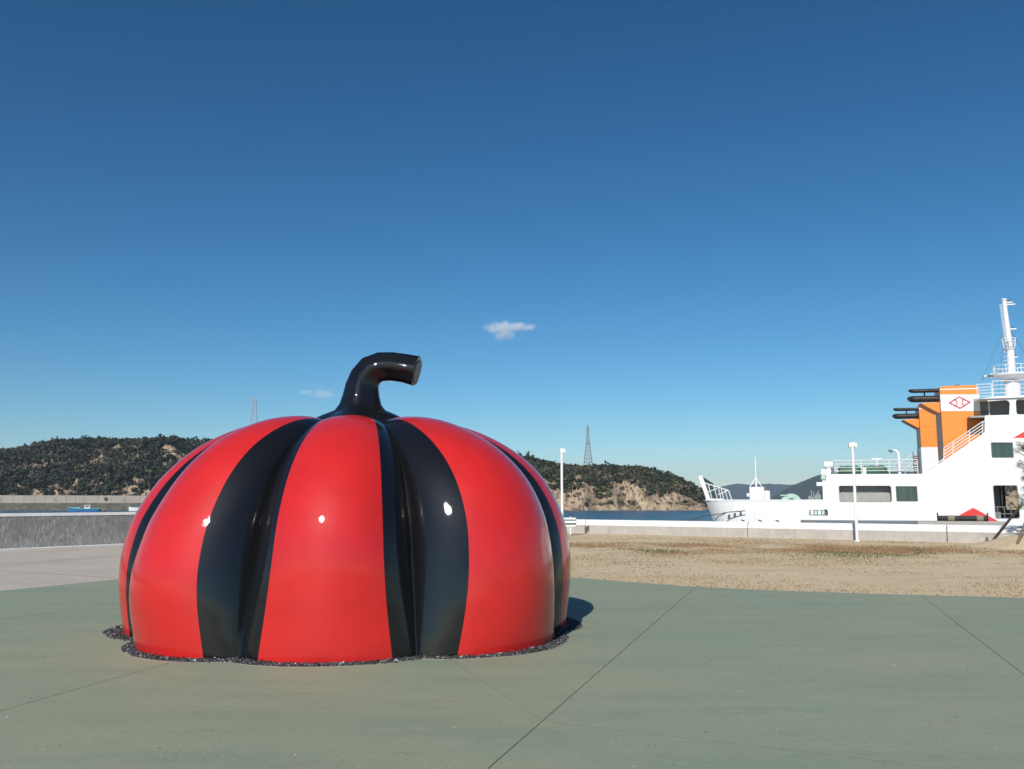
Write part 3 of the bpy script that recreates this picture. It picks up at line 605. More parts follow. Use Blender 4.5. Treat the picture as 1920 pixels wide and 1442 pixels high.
# ================================================================== FERRY
SA = Vector((24.3, 50.0, 0)); S_ANG = R(-19.0)
SE = Vector((math.cos(S_ANG), math.sin(S_ANG), 0)); SN = Vector((-SE.y, SE.x, 0))
SC0 = Vector((0, 0, CAM_H))
def S(px, py, v=0.0):
    """measured point on the ferry: along the hull, across it (v metres from the port side), height"""
    d = ray(px, py); t = (v+(SA-SC0).dot(SN))/d.dot(SN); p = SC0+d*t
    return Vector(((p-SA).dot(SE), v, p.z))
def SU(px, v=0.0, py=930): return S(px, py, v).x
def SZ(px, py, v=0.0): return S(px, py, v).z
BEAM = 14.0
ferry = tag(empty('ferry', (SA.x, SA.y, 0)), 'white car ferry with two orange funnels moored behind the sea wall', 'ferry'); ferry.rotation_euler = (0, 0, S_ANG)
def ferry_hull():
    zb = SZ(1450, 939); zk = 0.28; u0 = SU(1322, 1.2, 938)
    st = [(0.0, 5.6), (0.35, 6.1), (0.9, 6.5), (1.8, 6.8), (3.2, 6.96), (5.0, 7.0)]
    us = [(u0+a, hb) for a, hb in st]+[(u0+10, 7), (0, 7), (10, 7), (20, 7), (26, 6.6)]
    lv = [(zb, 0.0, 1.0), (zk, 0.50, 1.0), (-0.7, 1.0, 0.985), (SEA-0.5, 2.0, 0.88), (SEA-2, 3.2, 0.7)]
    def pt(u, hb, l, s):
        k = max(0, 1-(u-u0)/6.0); z, du, fr = lv[l]; f = 1-(1-fr)*k
        return (u+du*k, BEAM/2+s*hb*f, z)
    def loft(l0, l1, uu):
        o = MB()
        for s in (-1, 1):
            i = len(o.v); nl = l1-l0+1
            for u, hb in uu: o.verts([pt(u, hb, l, s) for l in range(l0, l1+1)])
            for a in range(len(uu)-1):
                for b in range(nl-1): o.f.append((i+a*nl+b, i+a*nl+b+1, i+(a+1)*nl+b+1, i+(a+1)*nl+b))
        i = len(o.v); nl = l1-l0+1
        for u, hb in (uu[0],):
            o.verts([pt(u, hb, l, -1) for l in range(l0, l1+1)]+[pt(u, hb, l, 1) for l in range(l0, l1+1)])
        for b in range(nl-1): o.f.append((i+b, i+b+1, i+nl+b+1, i+nl+b))
        return o
    h = loft(1, 4, us); i = len(h.v); n = len(us)                       # deck and transom close the lower hull
    h.verts([pt(u, hb, 1, -1) for u, hb in us]+[pt(u, hb, 1, 1) for u, hb in us]); h.f += [(i+k, i+k+1, i+n+k+1, i+n+k) for k in range(n-1)]
    i = len(h.v); h.verts([pt(*us[-1], l, -1) for l in range(1, 5)]+[pt(*us[-1], l, 1) for l in range(1, 5)]); h.f += [(i+b, i+b+1, i+4+b+1, i+4+b) for b in range(3)]
    h.build('hull', 'white', ferry, 35)
    ub = [q for q in us if q[0] < SU(1549)]+[(SU(1549), 7)]
    b = loft(0, 1, ub); bw = b.build('bow_bulwark', 'white', ferry, 35)
    # rail cap along the bulwark
    r = MB(); r.sweep([Vector(pt(u, hb, 0, -1))+Vector((0, 0.02, 0.02)) for u, hb in ub], [0.05]*len(ub), 6); r.build('bulwark_cap', 'white2', ferry)
    # rubbing strake
    a = SU(1500); e = SU(1752)
    zt, zl, zu = SZ(1600, 967.5, -0.5), SZ(1600, 975.5, -0.5), SZ(1600, 984, 0)
    o = MB(); o.prism([[(0.02, zt+0.03), (-0.55, zt), (-0.55, zl), (0.02, zu)]], lambda p: (a+(0.5 if p[0] > -0.3 and p[1] < zl+0.01 else 0), p[0], p[1]), lambda p: (e, p[0], p[1])); o.build('rubbing_strake', 'white', ferry)
    return zb, zk
ZB, ZK = ferry_hull()
def rect(px0, py0, px1, py1, skew=0.0, r=0.12, v=0.0):
    a, b, c, d = S(px0, py0, v), S(px1, py0, v), S(px1+skew, py1, v), S(px0+skew, py1, v)
    pts = [(p.x, p.z) for p in (a, b, c, d)]; out = []
    for i in range(4):
        p0, p1, p2 = Vector(pts[i-1]), Vector(pts[i]), Vector(pts[(i+1) % 4]); e0 = (p0-p1).normalized(); e1 = (p2-p1).normalized()
        for k in range(5):
            t = k/4; q = (p1+e0*r)*(1-t)**2+p1*2*t*(1-t)+(p1+e1*r)*t*t; out.append((q.x, q.y))
    return out
def plate(name, loops, v0, v1, m, parent): return MB().prism(loops, lambda p: (p[0], v0, p[1]), lambda p: (p[0], v1, p[1])).build(name, m, parent)
def poly(pts, v=0.0): return [(S(x, y, v).x, S(x, y, v).z) for x, y in pts]
def framed_window(loop, parent, name='window', v=0.0, glass='glass'):
    c = Vector((sum(p[0] for p in loop)/len(loop), sum(p[1] for p in loop)/len(loop)))
    inn = [tuple(Vector(p)+(c-Vector(p)).normalized()*0.055) for p in loop]
    w = plate(name, [loop, inn], v+0.01, v+0.075, 'frame', parent); plate('pane', [[tuple(Vector(p)+(c-Vector(p)).normalized()*0.03) for p in loop]], v+0.045, v+0.065, glass, w); return w
def ferry_house():
    op1 = rect(1573, 911, 1670, 941, 2); w2 = rect(1679, 911.5, 1719.5, 940.5, 2, 0.05); w3 = rect(1857.5, 829.5, 1899, 858.5, 2, 0.05); w4 = rect(1919, 829.5, 1962, 858.5, 2, 0.05)
    op2 = rect(1862, 910.5, 1907, 971.5, 5); ue = 24.0
    out = poly([(1549, 975)])+poly([(1549, 889)])+poly([(1727, 888.5), (1737, 886), (1846, 811), (1846.5, 779)])
    zt = out[-1][1]; zlo = ZK-0.02; out[0] = (out[0][0], zlo)
    out += [(ue, zt), (ue, zlo)]
    fair = rect(1517, 956, 1549.5, 966, 0, 0.10)
    w = plate('side_plating', [out, op1, w2, w3, w4, op2], 0.0, 0.09, 'white', ferry)
    for L in (w2, w3, w4): framed_window(L, w)
    for L in (op1, op2):
        c = Vector((sum(p[0] for p in L)/len(L), sum(p[1] for p in L)/len(L))); big = [tuple(Vector(p)+(Vector(p)-c).normalized()*0.035) for p in L]
        plate('opening_rim', [big, L], -0.02, 0.0-0.002, 'inner', w)
    # inner bulkhead behind the long opening, with stiffeners
    a, b = SU(1560), SU(1840)
    ib = MB().bb((a+0.1, 0.5, ZK), (b, 0.6, SZ(1600, 893))).build('inner_bulkhead', 'inner', ferry)
    for px in (1580, 1598, 1616, 1633, 1651, 1690, 1705): u = SU(px); MB().bb((u, 0.44, ZK), (u+0.05, 0.499, SZ(1600, 893))).build('stiffener', 'inner', ib)
    # decks and starboard plating
    za = SZ(1640, 889)
    MB().bb((SU(1549)+0.02, 0.092, za-0.12), (SU(1737), BEAM-0.1, za-0.02)).build('upper_deck', 'inner', ferry)
    MB().bb((SU(1549)+0.03, 1.02, ZK), (SU(1549)+0.11, BEAM-0.1, za-0.13)).build('front_bulkhead', 'white', ferry)
    MB().bb((SU(1740), 0.092, SZ(1880, 893)), (ue-0.1, BEAM-0.1, SZ(1880, 893)+0.1)).build('passenger_deck', 'inner', ferry)
    MB().bb((SU(1830), 0.092, zt-0.1), (ue-0.1, BEAM-0.1, zt)).build('bridge_deck', 'inner', ferry)
    MB().bb((SU(1880), 4.6, SZ(1880, 893)+0.1), (ue-0.2, BEAM-1.0, zt-0.1)).build('passenger_cabin', 'white', ferry)
    s = MB().bb((SU(1549), BEAM-0.09, ZK), (SU(1862)-0.5, BEAM, za)).build('starboard_plating', 'white', ferry)
    MB().bb((SU(1862)-0.5, BEAM-0.09, ZK), (ue, BEAM, ZK+0.75)).build('starboard_bulwark', 'white', ferry)
    MB().bb((SU(1862)-0.5, BEAM-0.088, SZ(1880, 893)), (ue, BEAM, zt)).build('starboard_upper_plating', 'white', ferry)
    for px, vv in ((1875, 6.0), (1882, 6.0), (1930, 12.8)):
        u = SU(px, vv); MB().bb((u-0.08, vv-0.08, ZK), (u+0.08, vv+0.08, SZ(1880, 893))).build('deck_pillar', 'innerdark', ferry)
    u = SU(1869, 2.0); MB().bb((u-0.2, 2.0, ZK), (u+0.14, 2.2, SZ(1880, 893))).build('deck_pillar', 'innerdark', ferry)
    r = MB()
    for z in (1.0, 0.62): r.bar((SU(1862), 1.0, ZK+z), (SU(1925), 1.0, ZK+z), 0.05)
    for px in (1875, 1888, 1901, 1914): r.bar((SU(px), 1.0, ZK), (SU(px), 1.0, ZK+1.0), 0.05)
    r.build('inner_rail', 'innerdark', ferry)
    # stair hand rail on the slope
    def slope(k, py): return S(1737+(1846-1737)*k, 886+(811-886)*k-py, 0.06)
    rl = MB()
    for d in (5, 11, 17, 23): rl.bar(slope(0.30, d), slope(0.97, d), 0.055)
    for k in (0.30, 0.46, 0.74, 0.97): rl.bar(slope(k, -2), slope(k, 23), 0.06)
    rl.bar(slope(0.97, 23), slope(0.97, 23)+Vector((0.35, 0, 0)), 0.055); rl.bar(slope(0.02, 3), slope(0.30, 3), 0.07)
    rl.build('stair_rail', 'white2', ferry)
    # red marks on the side
    plate('red_chevron', [poly([(1824.5, 952), (1873, 978), (1893, 989), (1858, 989), (1850, 986), (1758, 986), (1797, 967)])], -0.014, -0.004, 'redpaint', w)
    plate('red_chevron', [poly([(1899.5, 821), (1960, 787), (2020, 821)])], -0.014, -0.004, 'redpaint', w)
    # fairlead on the bow bulwark
    f = plate('mooring_fairlead', [fair], -0.06, 0.02, 'frame', ferry); b0, b1 = S(1519, 957), S(1547, 965)
    for k in range(4):
        u = b0.x+(b1.x-b0.x)*(k+0.5)/4; MB().cyl((u, -0.09, b1.z), (u, -0.09, b0.z), 0.09, 0.09, 10).build('roller', 'mint' if k % 2 else 'white2', f, 40)
    o = MB(); n = 14; c = S(1547, 961, -0.12); o.sweep([c+Vector((0.13*math.cos(PI*(k/n-0.5)), 0, 0.17*math.sin(PI*(k/n-0.5)))) for k in range(n+1)], [0.035]*(n+1), 6); o.build('fairlead_horn', 'rubber', f)
    return zt, za, ue
ZT, ZA, UE = ferry_house()
def railing(name, pts, h, bars, posts, parent=ferry, t=0.045, m='white2'):
    r = MB(); pts = [Vector(p) for p in pts]
    for a, b in zip(pts, pts[1:]):
        for k in range(bars): z = Vector((0, 0, h*(k+1)/bars)); r.bar(a+z, b+z, t*(1.3 if k == bars-1 else 0.9))
        n = max(1, int((b-a).length/posts))
        for k in range(n+1): p = a+(b-a)*k/n; r.bar(p, p+Vector((0, 0, h)), t)
    return r.build(name, m, parent)
def ferry_bridge():
    uL, uR = SU(1850), UE-6
    zr = SZ(1890, 742.5); zw0, zw1 = SZ(1890, 778.2), SZ(1890, 748)
    e0 = poly([(1892.5, 778.5), (1893.5, 757), (1891.5, 752), (1886, 750), (1852, 752.5), (1852, 750)]); out = [(e0[0][0], ZT)]+e0[1:]+[(SU(1852), zr-0.12), (uR, zr-0.12), (uR, ZT)]
    holes = [rect(1904.5, 749, 1956, 777, 1.5, 0.15), rect(1966, 749, 2010, 777, 1.5, 0.15)]
    b = plate('bridge_side', [out]+holes, 0.01, 0.08, 'white', ferry)
    MB().prism([[(uL-0.1, zr-0.12), (uR+0.3, zr-0.12), (uR+0.3, zr), (uL+0.9, zr)]], lambda p: (p[0], -0.12, p[1]), lambda p: (p[0], BEAM+0.1, p[1])).build('bridge_roof', 'white', ferry)
    MB().bb((uL+0.25, 1.6, ZT), (uR-0.2, BEAM-1.6, zr-0.13)).build('bridge_house', 'innerdark', ferry)
    MB().bb((uL+0.3, 1.54, ZT+0.35), (uL+0.75, 1.59, ZT+0.40)).build('wing_shelf', 'frame', ferry)
    for px in (1872,): MB().bar((SU(px), 0.9, ZT), (SU(px), 0.9, zr-0.12), 0.06).build('wing_post', 'white2', ferry)
    # roof rails
    z0 = SZ(1850, 748, 0.3)
    railing('roof_rail', [S(1833, 749, 0.3), S(1861, 748, 0.3)], SZ(1850, 720, .3)-z0, 5, 0.5)
    MB().bb((S(1832, 749, .1).x, 0.1, z0-0.07), (S(1862, 749, .1).x, 1.0, z0)).build('roof_step', 'white', ferry)
    railing('roof_rail', [(SU(1876, 0.4), 0.4, zr), (uR, 0.4, zr)], SZ(1885, 714, .4)-zr, 4, 1.0)
    # mast
    v = 3.2; c = lambda px, py: S(px, py, v)
    mast = MB(); mast.cyl(c(1898, 746), c(1898, 714), 0.44, 0.44, 20); mast.cyl(c(1897.5, 712), c(1894, 655), 0.24, 0.21, 16); mast.cyl(c(1893.5, 654), c(1882.5, 562), 0.175, 0.115, 14); mast.cyl(c(1882.5, 562.5), c(1882.4, 560.5), 0.16, 0.16, 14)
    mo = mast.build('signal_mast', 'white2', ferry, 40)
    p = c(1898, 703); pm_ = MB(); pm_.cyl(p-Vector((0, 0, 0.30)), p-Vector((0, 0, 0.05)), 0.45, 1.05, 24); pm_.cyl(p-Vector((0, 0, 0.05)), p+Vector((0, 0, 0.03)), 1.06, 1.06, 24); pm_.build('radar_platform', 'white2', mo, 30)
    def ring(name, cc, r0, h, bars, n, r1=None):
        o = MB(); r1 = r1 or r0
        for b_ in range(bars):
            f = (b_+1)/bars; rr = r0+(r1-r0)*f
            o.sweep([cc+Vector((rr*math.cos(2*PI*k/20), rr*math.sin(2*PI*k/20), h*f)) for k in range(21)], [0.022]*21, 5)
        for k in range(n): a = 2*PI*k/n+.3; o.bar(cc+Vector((r0*math.cos(a), r0*math.sin(a), 0)), cc+Vector((r1*math.cos(a), r1*math.sin(a), h)), 0.05)
        o.build(name, 'white2', mo)
    ring('platform_rail', p, 1.02, 0.52, 2, 8)
    q = c(1893, 654.5); MB().cyl(q-Vector((0, 0, .08)), q+Vector((0, 0, .06)), 0.24, 0.33, 18).build('crows_nest', 'white2', mo, 30); ring('nest_rail', q+Vector((0, 0, .05)), 0.31, 0.56, 3, 6, 0.40)
    rg = MB()
    for k in range(17):
        f = k/17; a = c(1891.5-10.5*f, 642-75*f); rg = MB(); rg.sweep([a, a+Vector((-0.24, 0, 0.03)), a+Vector((-0.12, 0, -0.12))], [0.022]*3, 5); rg.build('rung', 'white2', mo)
    for py in (660, 668, 676, 684, 692): a = c(1891, py); MB().bar(a, a+Vector((-0.26, 0, 0)), 0.035).build('rung', 'white2', mo)
    for px, py, ln in ((1886, 572, 0.5), (1886, 568, 0.36), (1890, 618, 0.45), (1897, 670.5, 0.32)):
        a = c(px, py); br = MB(); br.bb(a, a+Vector((ln, 0.18, 0.06))); br = br.build('lamp_bracket', 'white2', mo); MB().cyl(a+Vector((ln*.7, .1, .06)), a+Vector((ln*.7, .1, .2)), 0.07, 0.06, 10).build('signal_lamp', 'frame', br)
    wr = MB(); wr.bar(c(1880, 622), S(1838, 720, 1.0), 0.025); wr.bar(c(1895, 620), c(1950, 705), 0.025); wr.bar(c(1880, 650), c(1872, 738), 0.016); wr.build('stay_wires', 'frame', mo)
    h = c(1843, 706); hm = MB(); hm.cyl(h, h+Vector((0.26, 0, 0)), 0.17, 0.05, 16); hm = hm.build('air_horn', 'cyan', mo, 40)
    MB().bb(h+Vector((0.25, -.06, -.06)), h+Vector((0.55, .06, .06))).build('horn_body', 'frame', hm); MB().bar(h+Vector((0.4, 0, -.1)), p+Vector((-1.0, 0, -.05)), 0.09).build('horn_arm', 'white2', hm); MB().bb(h+Vector((.36, -.1, .07)), h+Vector((.6, .1, .16))).build('horn_cap', 'cyan', hm)
ferry_bridge()
def funnel(v, emblem):
    f = lambda px, py: S(px, py, 1.3)
    dv = v-1.3
    def pp(px, py, off=0.0): p = f(px, py); return (p.x, p.z)
    def stack(name, pts, v0, v1, m, par): return MB().prism([[pp(*q) for q in pts]], lambda p: (p[0], v0+dv, p[1]), lambda p: (p[0], v1+dv, p[1])).build(name, m, par)
    L = lambda y: 1762+(y-727)*8.5/135; Rr = lambda y: 1834.5+(y-727)*7/80
    w0, w1 = 1.3, 3.9
    fn = stack('funnel', [(L(905), 905), (L(771), 771), (Rr(771), 771), (Rr(905), 905)], w0, w1, 'orange', ferry)
    stack('white_band', [(L(770.7), 770.7), (L(739.5), 739.5), (Rr(739.5), 739.5), (Rr(770.7), 770.7)], w0, w1, 'white' if emblem else 'orange', fn)
    stack('funnel_top', [(L(739.2), 739.2), (L(728), 728), (L(725), 1 and 725.5), (1776, 723.5), (1829, 722), (Rr(726), 727), (Rr(739.2), 739.2)], w0, w1, 'orange', fn)
    stack('white_line', [(L(731.5)-.4, 731.5), (L(730)-.4, 729.6), (Rr(728)+.4, 727.4), (Rr(729)+.4, 729.4)], w0-0.02, w1+0.02, 'white', fn)
    if not emblem:
        zs = S(1740, 838.5, 12.6).z; u_a, u_b = f(L(880), 880).x-.03, f(Rr(880), 880).x+.03
        MB().bb((u_a, w0-.015+dv, ZA-1.0), (u_b, w1+.015+dv, zs)).build('white_base', 'white', fn)
    # exhaust pipes and their bracket
    for y0, y1, r, xo in ((731, 729.2, 0.115, 1711), (746, 744.5, 0.19, 1711)):
        vv = 2.1+dv if r > 0.15 else 2.0+dv
        a = f(1768, y1+0.2); b = f(xo, y0); pts = [Vector((a.x, vv, a.z)), Vector((a.x*.6+b.x*.4, vv, a.z*.6+b.z*.4)), Vector((a.x*.15+b.x*.85, vv, a.z*.15+b.z*.85)), Vector((b.x, vv-.02, b.z)), Vector((b.x-.12, vv-.25, b.z))]
        MB().sweep(pts, [r, r, r*1.02, r*0.95, r*.7], 14).build('exhaust_pipe', 'soot', fn, 50)
    a = f(1736, 736); MB().bar((a.x, 2.05+dv, a.z+.25), (a.x, 2.05+dv, a.z-.3), 0.08).build('pipe_strut', 'soot', fn)
    stack('pipe_bracket', [(1727, 754.5), (1766, 752.5), (1766, 773), (1760, 772)], 1.7, 3.4, 'orange', fn)
    a = f(1800, 722); MB().bb((a.x-.1, 2.2+dv, a.z-.02), (a.x+.12, 2.4+dv, a.z+.14)).build('funnel_lamp', 'frame', fn)
    if emblem:
        c = f(1799.2, 754.8); W2 = f(1820.5, 754.5).x-c.x; H2 = f(1799, 743).z-c.z; em = MB(); va, vb = w0-0.022+dv, w0-0.004+dv
        def strip(pts, t):
            L_ = [Vector(p) for p in pts]; up, dn = [], []
            for i, p in enumerate(L_):
                d = (L_[min(i+1, len(L_)-1)]-L_[max(i-1, 0)]).normalized(); nn = Vector((-d.y, d.x)); up.append(tuple(p+nn*t/2)); dn.append(tuple(p-nn*t/2))
            em.prism([up+dn[::-1]], lambda p: (p[0], va, p[1]), lambda p: (p[0], vb, p[1]))
        o_ = [(c.x-W2, c.z), (c.x, c.z+H2), (c.x+W2, c.z), (c.x, c.z-H2)]; k = 0.80; i_ = [(c.x-W2*k, c.z), (c.x, c.z+H2*k), (c.x+W2*k, c.z), (c.x, c.z-H2*k)]
        em.prism([o_, i_], lambda p: (p[0], va, p[1]), lambda p: (p[0], vb, p[1]))
        for s in (-1, 1): strip([(c.x+s*W2*(0.22+0.22*abs(q)**1.6 if True else 0), c.z+H2*q*0.60) for q in [x/6 for x in range(-6, 7)]], W2*0.085)
        em.build('diamond_emblem', 'emblem', fn)
funnel(1.3, True); funnel(12.6, False)
def ferry_deck():
    # upper deck rail, tarpaulined rafts, flood lamp, vents
    h = SZ(1640, 863)-ZA
    railing('deck_rail', [(SU(1566, .08), 0.08, ZA), (SU(1724, .08), 0.08, ZA)], h, 4, 1.45)
    railing('deck_rail', [(SU(1566, .08), 0.08, ZA), (SU(1566, .08), 8, ZA)], h, 4, 1.6)
    railing('deck_rail', [(SU(1570, 12), 12.0, ZA), (SU(1700, 12), 12.0, ZA)], h, 3, 1.6)
    for a, b in ((1575, 1613), (1619, 1663)):
        p, q = S(a, 889, 1.4), S(b, 877, 1.4); o = MB(); n = 16
        o.sweep([(p.x+(q.x-p.x)*k/n, 1.75+0.03*math.sin(k*2.3), ZA+0.24+0.02*math.sin(k*1.7)) for k in range(n+1)], [0.22+0.09*min(1, k, n-k)+0.02*math.sin(k*3.1) for k in range(n+1)], 12, flute=lambda t, k: 1+0.06*math.sin(3*t+k)); o.build('tarp_bundle', 'tarp', ferry, 60)
    r = S(1621, 889, 1.2); MB().bb((r.x-.1, 1.2, ZA), (r.x+.1, 1.6, ZA+.45)).build('raft_cradle', 'white2', ferry)
    p = S(1645, 889, 2.5); sv = MB(); sv.cyl((p.x, 2.5, ZA), (p.x, 2.5, ZA+0.95), 0.07, 0.07, 10); sv.bar((p.x-.28, 2.5, ZA+.95), (p.x+.28, 2.5, ZA+.95), 0.14); sv.build('vent_post', 'white2', ferry)
    p = S(1687, 889, 1.0); z = ZA; lp = MB(); lp.sweep([(p.x, 1, z), (p.x, 1, z+.9), (p.x-.02, 1, z+1.25), (p.x-.12, 1, z+1.38), (p.x-.26, 1, z+1.40)], [0.09, 0.085, 0.08, 0.07, 0.06], 10); lp = lp.build('flood_lamp_post', 'white2', ferry, 50)
    MB().box((p.x-.42, 1, z+1.36), (.24, .22, .1), Matrix.Rotation(0.5, 3, 'Y')).build('flood_lamp', 'frame', lp)
    rk = MB(); n = 7                                        # ladder-like deck stairs between the rail and the funnel
    for k in range(n): rk.bar((SU(1690+k*5.2, 1.6), 1.6, ZA+.1+k*.11), (SU(1690+k*5.2, 1.6), 2.3, ZA+.1+k*.11), 0.06)
    rk.bar((SU(1684, 1.6), 1.6, ZA+.05), (SU(1724, 1.6), 1.6, ZA+.85), .05); rk.bar((SU(1684, 1.6), 1.6, ZA+.5), (SU(1720, 1.6), 1.6, ZA+1.25), .05); rk.build('deck_stairs', 'white2', ferry)
    ld = MB(); u = SU(1721, 1.0)
    for k in range(9): ld.bar((u-.12, 1.0, ZA+k*.13), (u+.18, 1.0, ZA+k*.13), .07)
    ld.bar((u-.12, 1, ZA), (u-.12, 1, ZA+1.3), .05); ld.bar((u+.18, 1, ZA), (u+.18, 1, ZA+1.3), .05); ld.build('rusty_ladder', 'rust', ferry)
    # raft canister and gear column at the forward end
    c = S(1553, 872, 0.7); MB().cyl((c.x-.22, .7, c.z), (c.x+.30, .7, c.z), 0.23, 0.23, 16).build('raft_canister', 'white2', ferry, 40)
    MB().bb((c.x-.08, .5, ZA-.02), (c.x+.12, .9, c.z-.2)).build('canister_cradle', 'white2', ferry)
    g = S(1545, 884, 0.4); gc = MB(); gc.bb((g.x-.12, .3, ZB), (g.x+.10, .6, SZ(1545, 880, .4))); gc.bb((g.x-.16, .25, SZ(1545, 890, .4)), (g.x+.16, .65, SZ(1545, 880, .4))); gc = gc.build('gear_column', 'white2', ferry)
    MB().bb((g.x-.18, .22, SZ(1545, 899, .4)), (g.x+.16, .29, SZ(1545, 892, .4))).build('gear_box', 'mint', gc); MB().bb((g.x-.45, .35, SZ(1545, 911, .4)), (g.x-.12, .6, SZ(1545, 904, .4))).build('loudspeaker', 'white2', gc)
    # foredeck: deckhouse, light mast, winch, bollard forest
    a, b = S(1406, 940, 1.6), S(1432, 913, 1.6); dh = MB(); dh.bb((a.x, 1.6, ZK), (b.x, 3.6, b.z)); dh = dh.build('deckhouse', 'white', ferry, bevel=0.02)
    a2, b2 = S(1433, 940, 1.8), S(1443, 920, 1.8); MB().bb((b.x+.01, 1.8, ZK), (b2.x, 3.2, b2.z)).build('locker', 'white', ferry, bevel=0.02)
    MB().bb((a.x-.18, 1.7, S(1403, 931, 1.7).z), (a.x-.02, 1.95, S(1403, 925, 1.7).z)).build('side_lamp', 'white2', dh)
    t = S(1418, 857, 2.4); m0 = S(1418, 913, 2.4); mm = MB(); mm.cyl((m0.x, 2.4, b.z), (m0.x, 2.4, t.z), 0.05, 0.035, 8); zk = S(1418, 896, 2.4).z
    for dx, dv in ((-.38, -.4), (.38, -.4), (0, .6)): mm.bar((m0.x+dx, 2.4+dv, b.z), (m0.x, 2.4, zk), 0.05)
    mm.build('bow_light_mast', 'white2', ferry)
    w = S(1484, 940, 1.6); rw = (S(1503, 940, 1.6).x-w.x); wz = w.z-.12; wn_ = MB(); wn_.cyl((w.x, 1.6, wz), (w.x, 1.68, wz), rw, rw, 40); wn_.cyl((w.x, 2.4, wz), (w.x, 2.48, wz), rw, rw, 40); wn_.cyl((w.x, 1.68, wz), (w.x, 2.4, wz), rw*.5, rw*.5, 24); wn_ = wn_.build('winch', 'mint', ferry, 40)
    rr = MB(); n = 24; rr.sweep([(w.x+.28*math.cos(2*PI*k/n), 1.59, wz+.28*math.sin(2*PI*k/n)) for k in range(n+1)], [.035]*(n+1), 6); rr.sweep([(w.x+.12*math.cos(2*PI*k/n), 1.59, wz+.12*math.sin(2*PI*k/n)) for k in range(n+1)], [.03]*(n+1), 6); rr.build('winch_drum_ring', 'shipgreen', wn_, 50)
    MB().bb((w.x-rw-.05, 1.55, wz+.45), (w.x-.2, 1.7, wz+.52)).build('winch_lever', 'mint', wn_); MB().bb((w.x-rw*.95, 1.7, ZK), (w.x-rw*.3, 2.3, wz+rw*.8)).build('winch_housing', 'mint', wn_)
    for k in range(11):
        px = 1517+k*2.2; u = SU(px, 2.0); z1 = SZ(px, random.uniform(919, 933), 2.0); MB().cyl((u, 2.0+.1*(k % 3), ZK), (u, 2.0+.1*(k % 3), z1), 0.035, 0.03, 6).build('deck_pipe', 'mint' if k % 3 == 0 else 'inner', ferry)
    # bow ramp
    v0, v1 = 1.6, 8.2; lo, hi = S(1328, 940, v0), S(1312, 894, v0)
    d = (hi-lo); rp = MB(); 
    q = lambda s, t, o=0.0: Vector((lo.x+d.x*s+o*0.95, v0+(v1-v0)*t, lo.z+d.z*s-0.35*t*s+o*.3))
    def slabq(s0, s1, t0, t1, o0, o1, name, m, par):
        b_ = MB(); i = b_.verts([q(s0, t0, o0), q(s1, t0, o0), q(s1, t1, o0), q(s0, t1, o0), q(s0, t0, o1), q(s1, t0, o1), q(s1, t1, o1), q(s0, t1, o1)]); b_.f = [(0, 1, 2, 3), (7, 6, 5, 4), (0, 1, 5, 4), (1, 2, 6, 5), (2, 3, 7, 6), (3, 0, 4, 7)]; return b_.build(name, m, par)
    ramp = slabq(-0.1, 1, 0, 1, 0, 0.10, 'bow_ramp', 'shipgreen', ferry)
    slabq(-0.1, 1.02, -0.02, 0.03, -0.06, 0.18, 'ramp_edge', 'white2', ramp)
    slabq(0.97, 1.01, 0.03, 1.0, 0.101, 0.125, 'ramp_lip', 'rust', ramp)
    for t in (0.10, 0.42, 0.74, 0.97): slabq(-0.1, 0.96, t, t+.03, 0.101, 0.13, 'ramp_tread', 'rust' if t in (.10, .97) else 'shipgreen', ramp)
    rl = MB(); R1, R2, R3 = S(1316, 904, v0), S(1366, 920, v0), S(1372.5, 939, v0); rl.bar(R1, R2, .075); rl.bar(R2, R3, .075); rl.bar(S(1324, 924, v0), S(1345, 916, v0), .06); rl.bar(S(1346, 928, v0), S(1365, 920, v0), .06)
    for xa, ya, xb in ((1328, 908.5, 1336), (1338, 911.5, 1346), (1347, 914, 1353), (1352, 915.5, 1358), (1359, 918, 1365)): rl.bar(S(xa, ya, v0), S(xb, 939, v0), .055)
    rl.build('ramp_rail', 'white2', ferry)
    o = MB(); o.bb((S(1331, 940, 1.0).x, .95, ZB), (S(1356, 935, 1.0).x, 1.05, ZB+.13)); o.build('bow_chock', 'white2', ferry)
    # mooring bitts on the side of the bow
    for px in (1366, 1377, 1388.5):
        p = S(px, 958, 0.0); b_ = MB(); b_.cyl(p+Vector((0, -.02, 0)), p+Vector((0, -.16, 0)), 0.075, 0.09, 10); b_.build('hull_bitt', 'white2', ferry)
ferry_deck()
def rope(name, label, pts, r, m):
    pts = [Vector(p) for p in pts]; out = []
    for a, b, sag in zip(pts, pts[1:], [0.0]*len(pts)):
        for k in range(9): t = k/8; out.append(a.lerp(b, t)-Vector((0, 0, 4*0.018*(b-a).length*t*(1-t))))
    o = MB().sweep(out, [r]*len(out), 6).build(name, m); tag(o, label, 'rope', 'mooring ropes')
def SWp(px, py, v): p = S(px, py, v); return SA*1.0+SE*p.x+SN*p.y+Vector((0, 0, p.z))
rope('mooring_rope', 'long mooring rope running from the ferry bow to the left', [SWp(1397, 957.5, -0.2), SWp(1366, 960, -0.2), SWp(1323, 967, -0.9), RW0+RN*8.5+RD*1.0+Vector((0, 0, 0.3))], 0.028, 'ropedark')
rope('mooring_rope', 'short mooring rope hanging down beside the ferry bow', [SWp(1360, 962.5, -0.22), SWp(1347, 968, -0.4), SWp(1339, 977.5, -0.7), SWp(1337, 986, -0.9)], 0.028, 'ropedark')
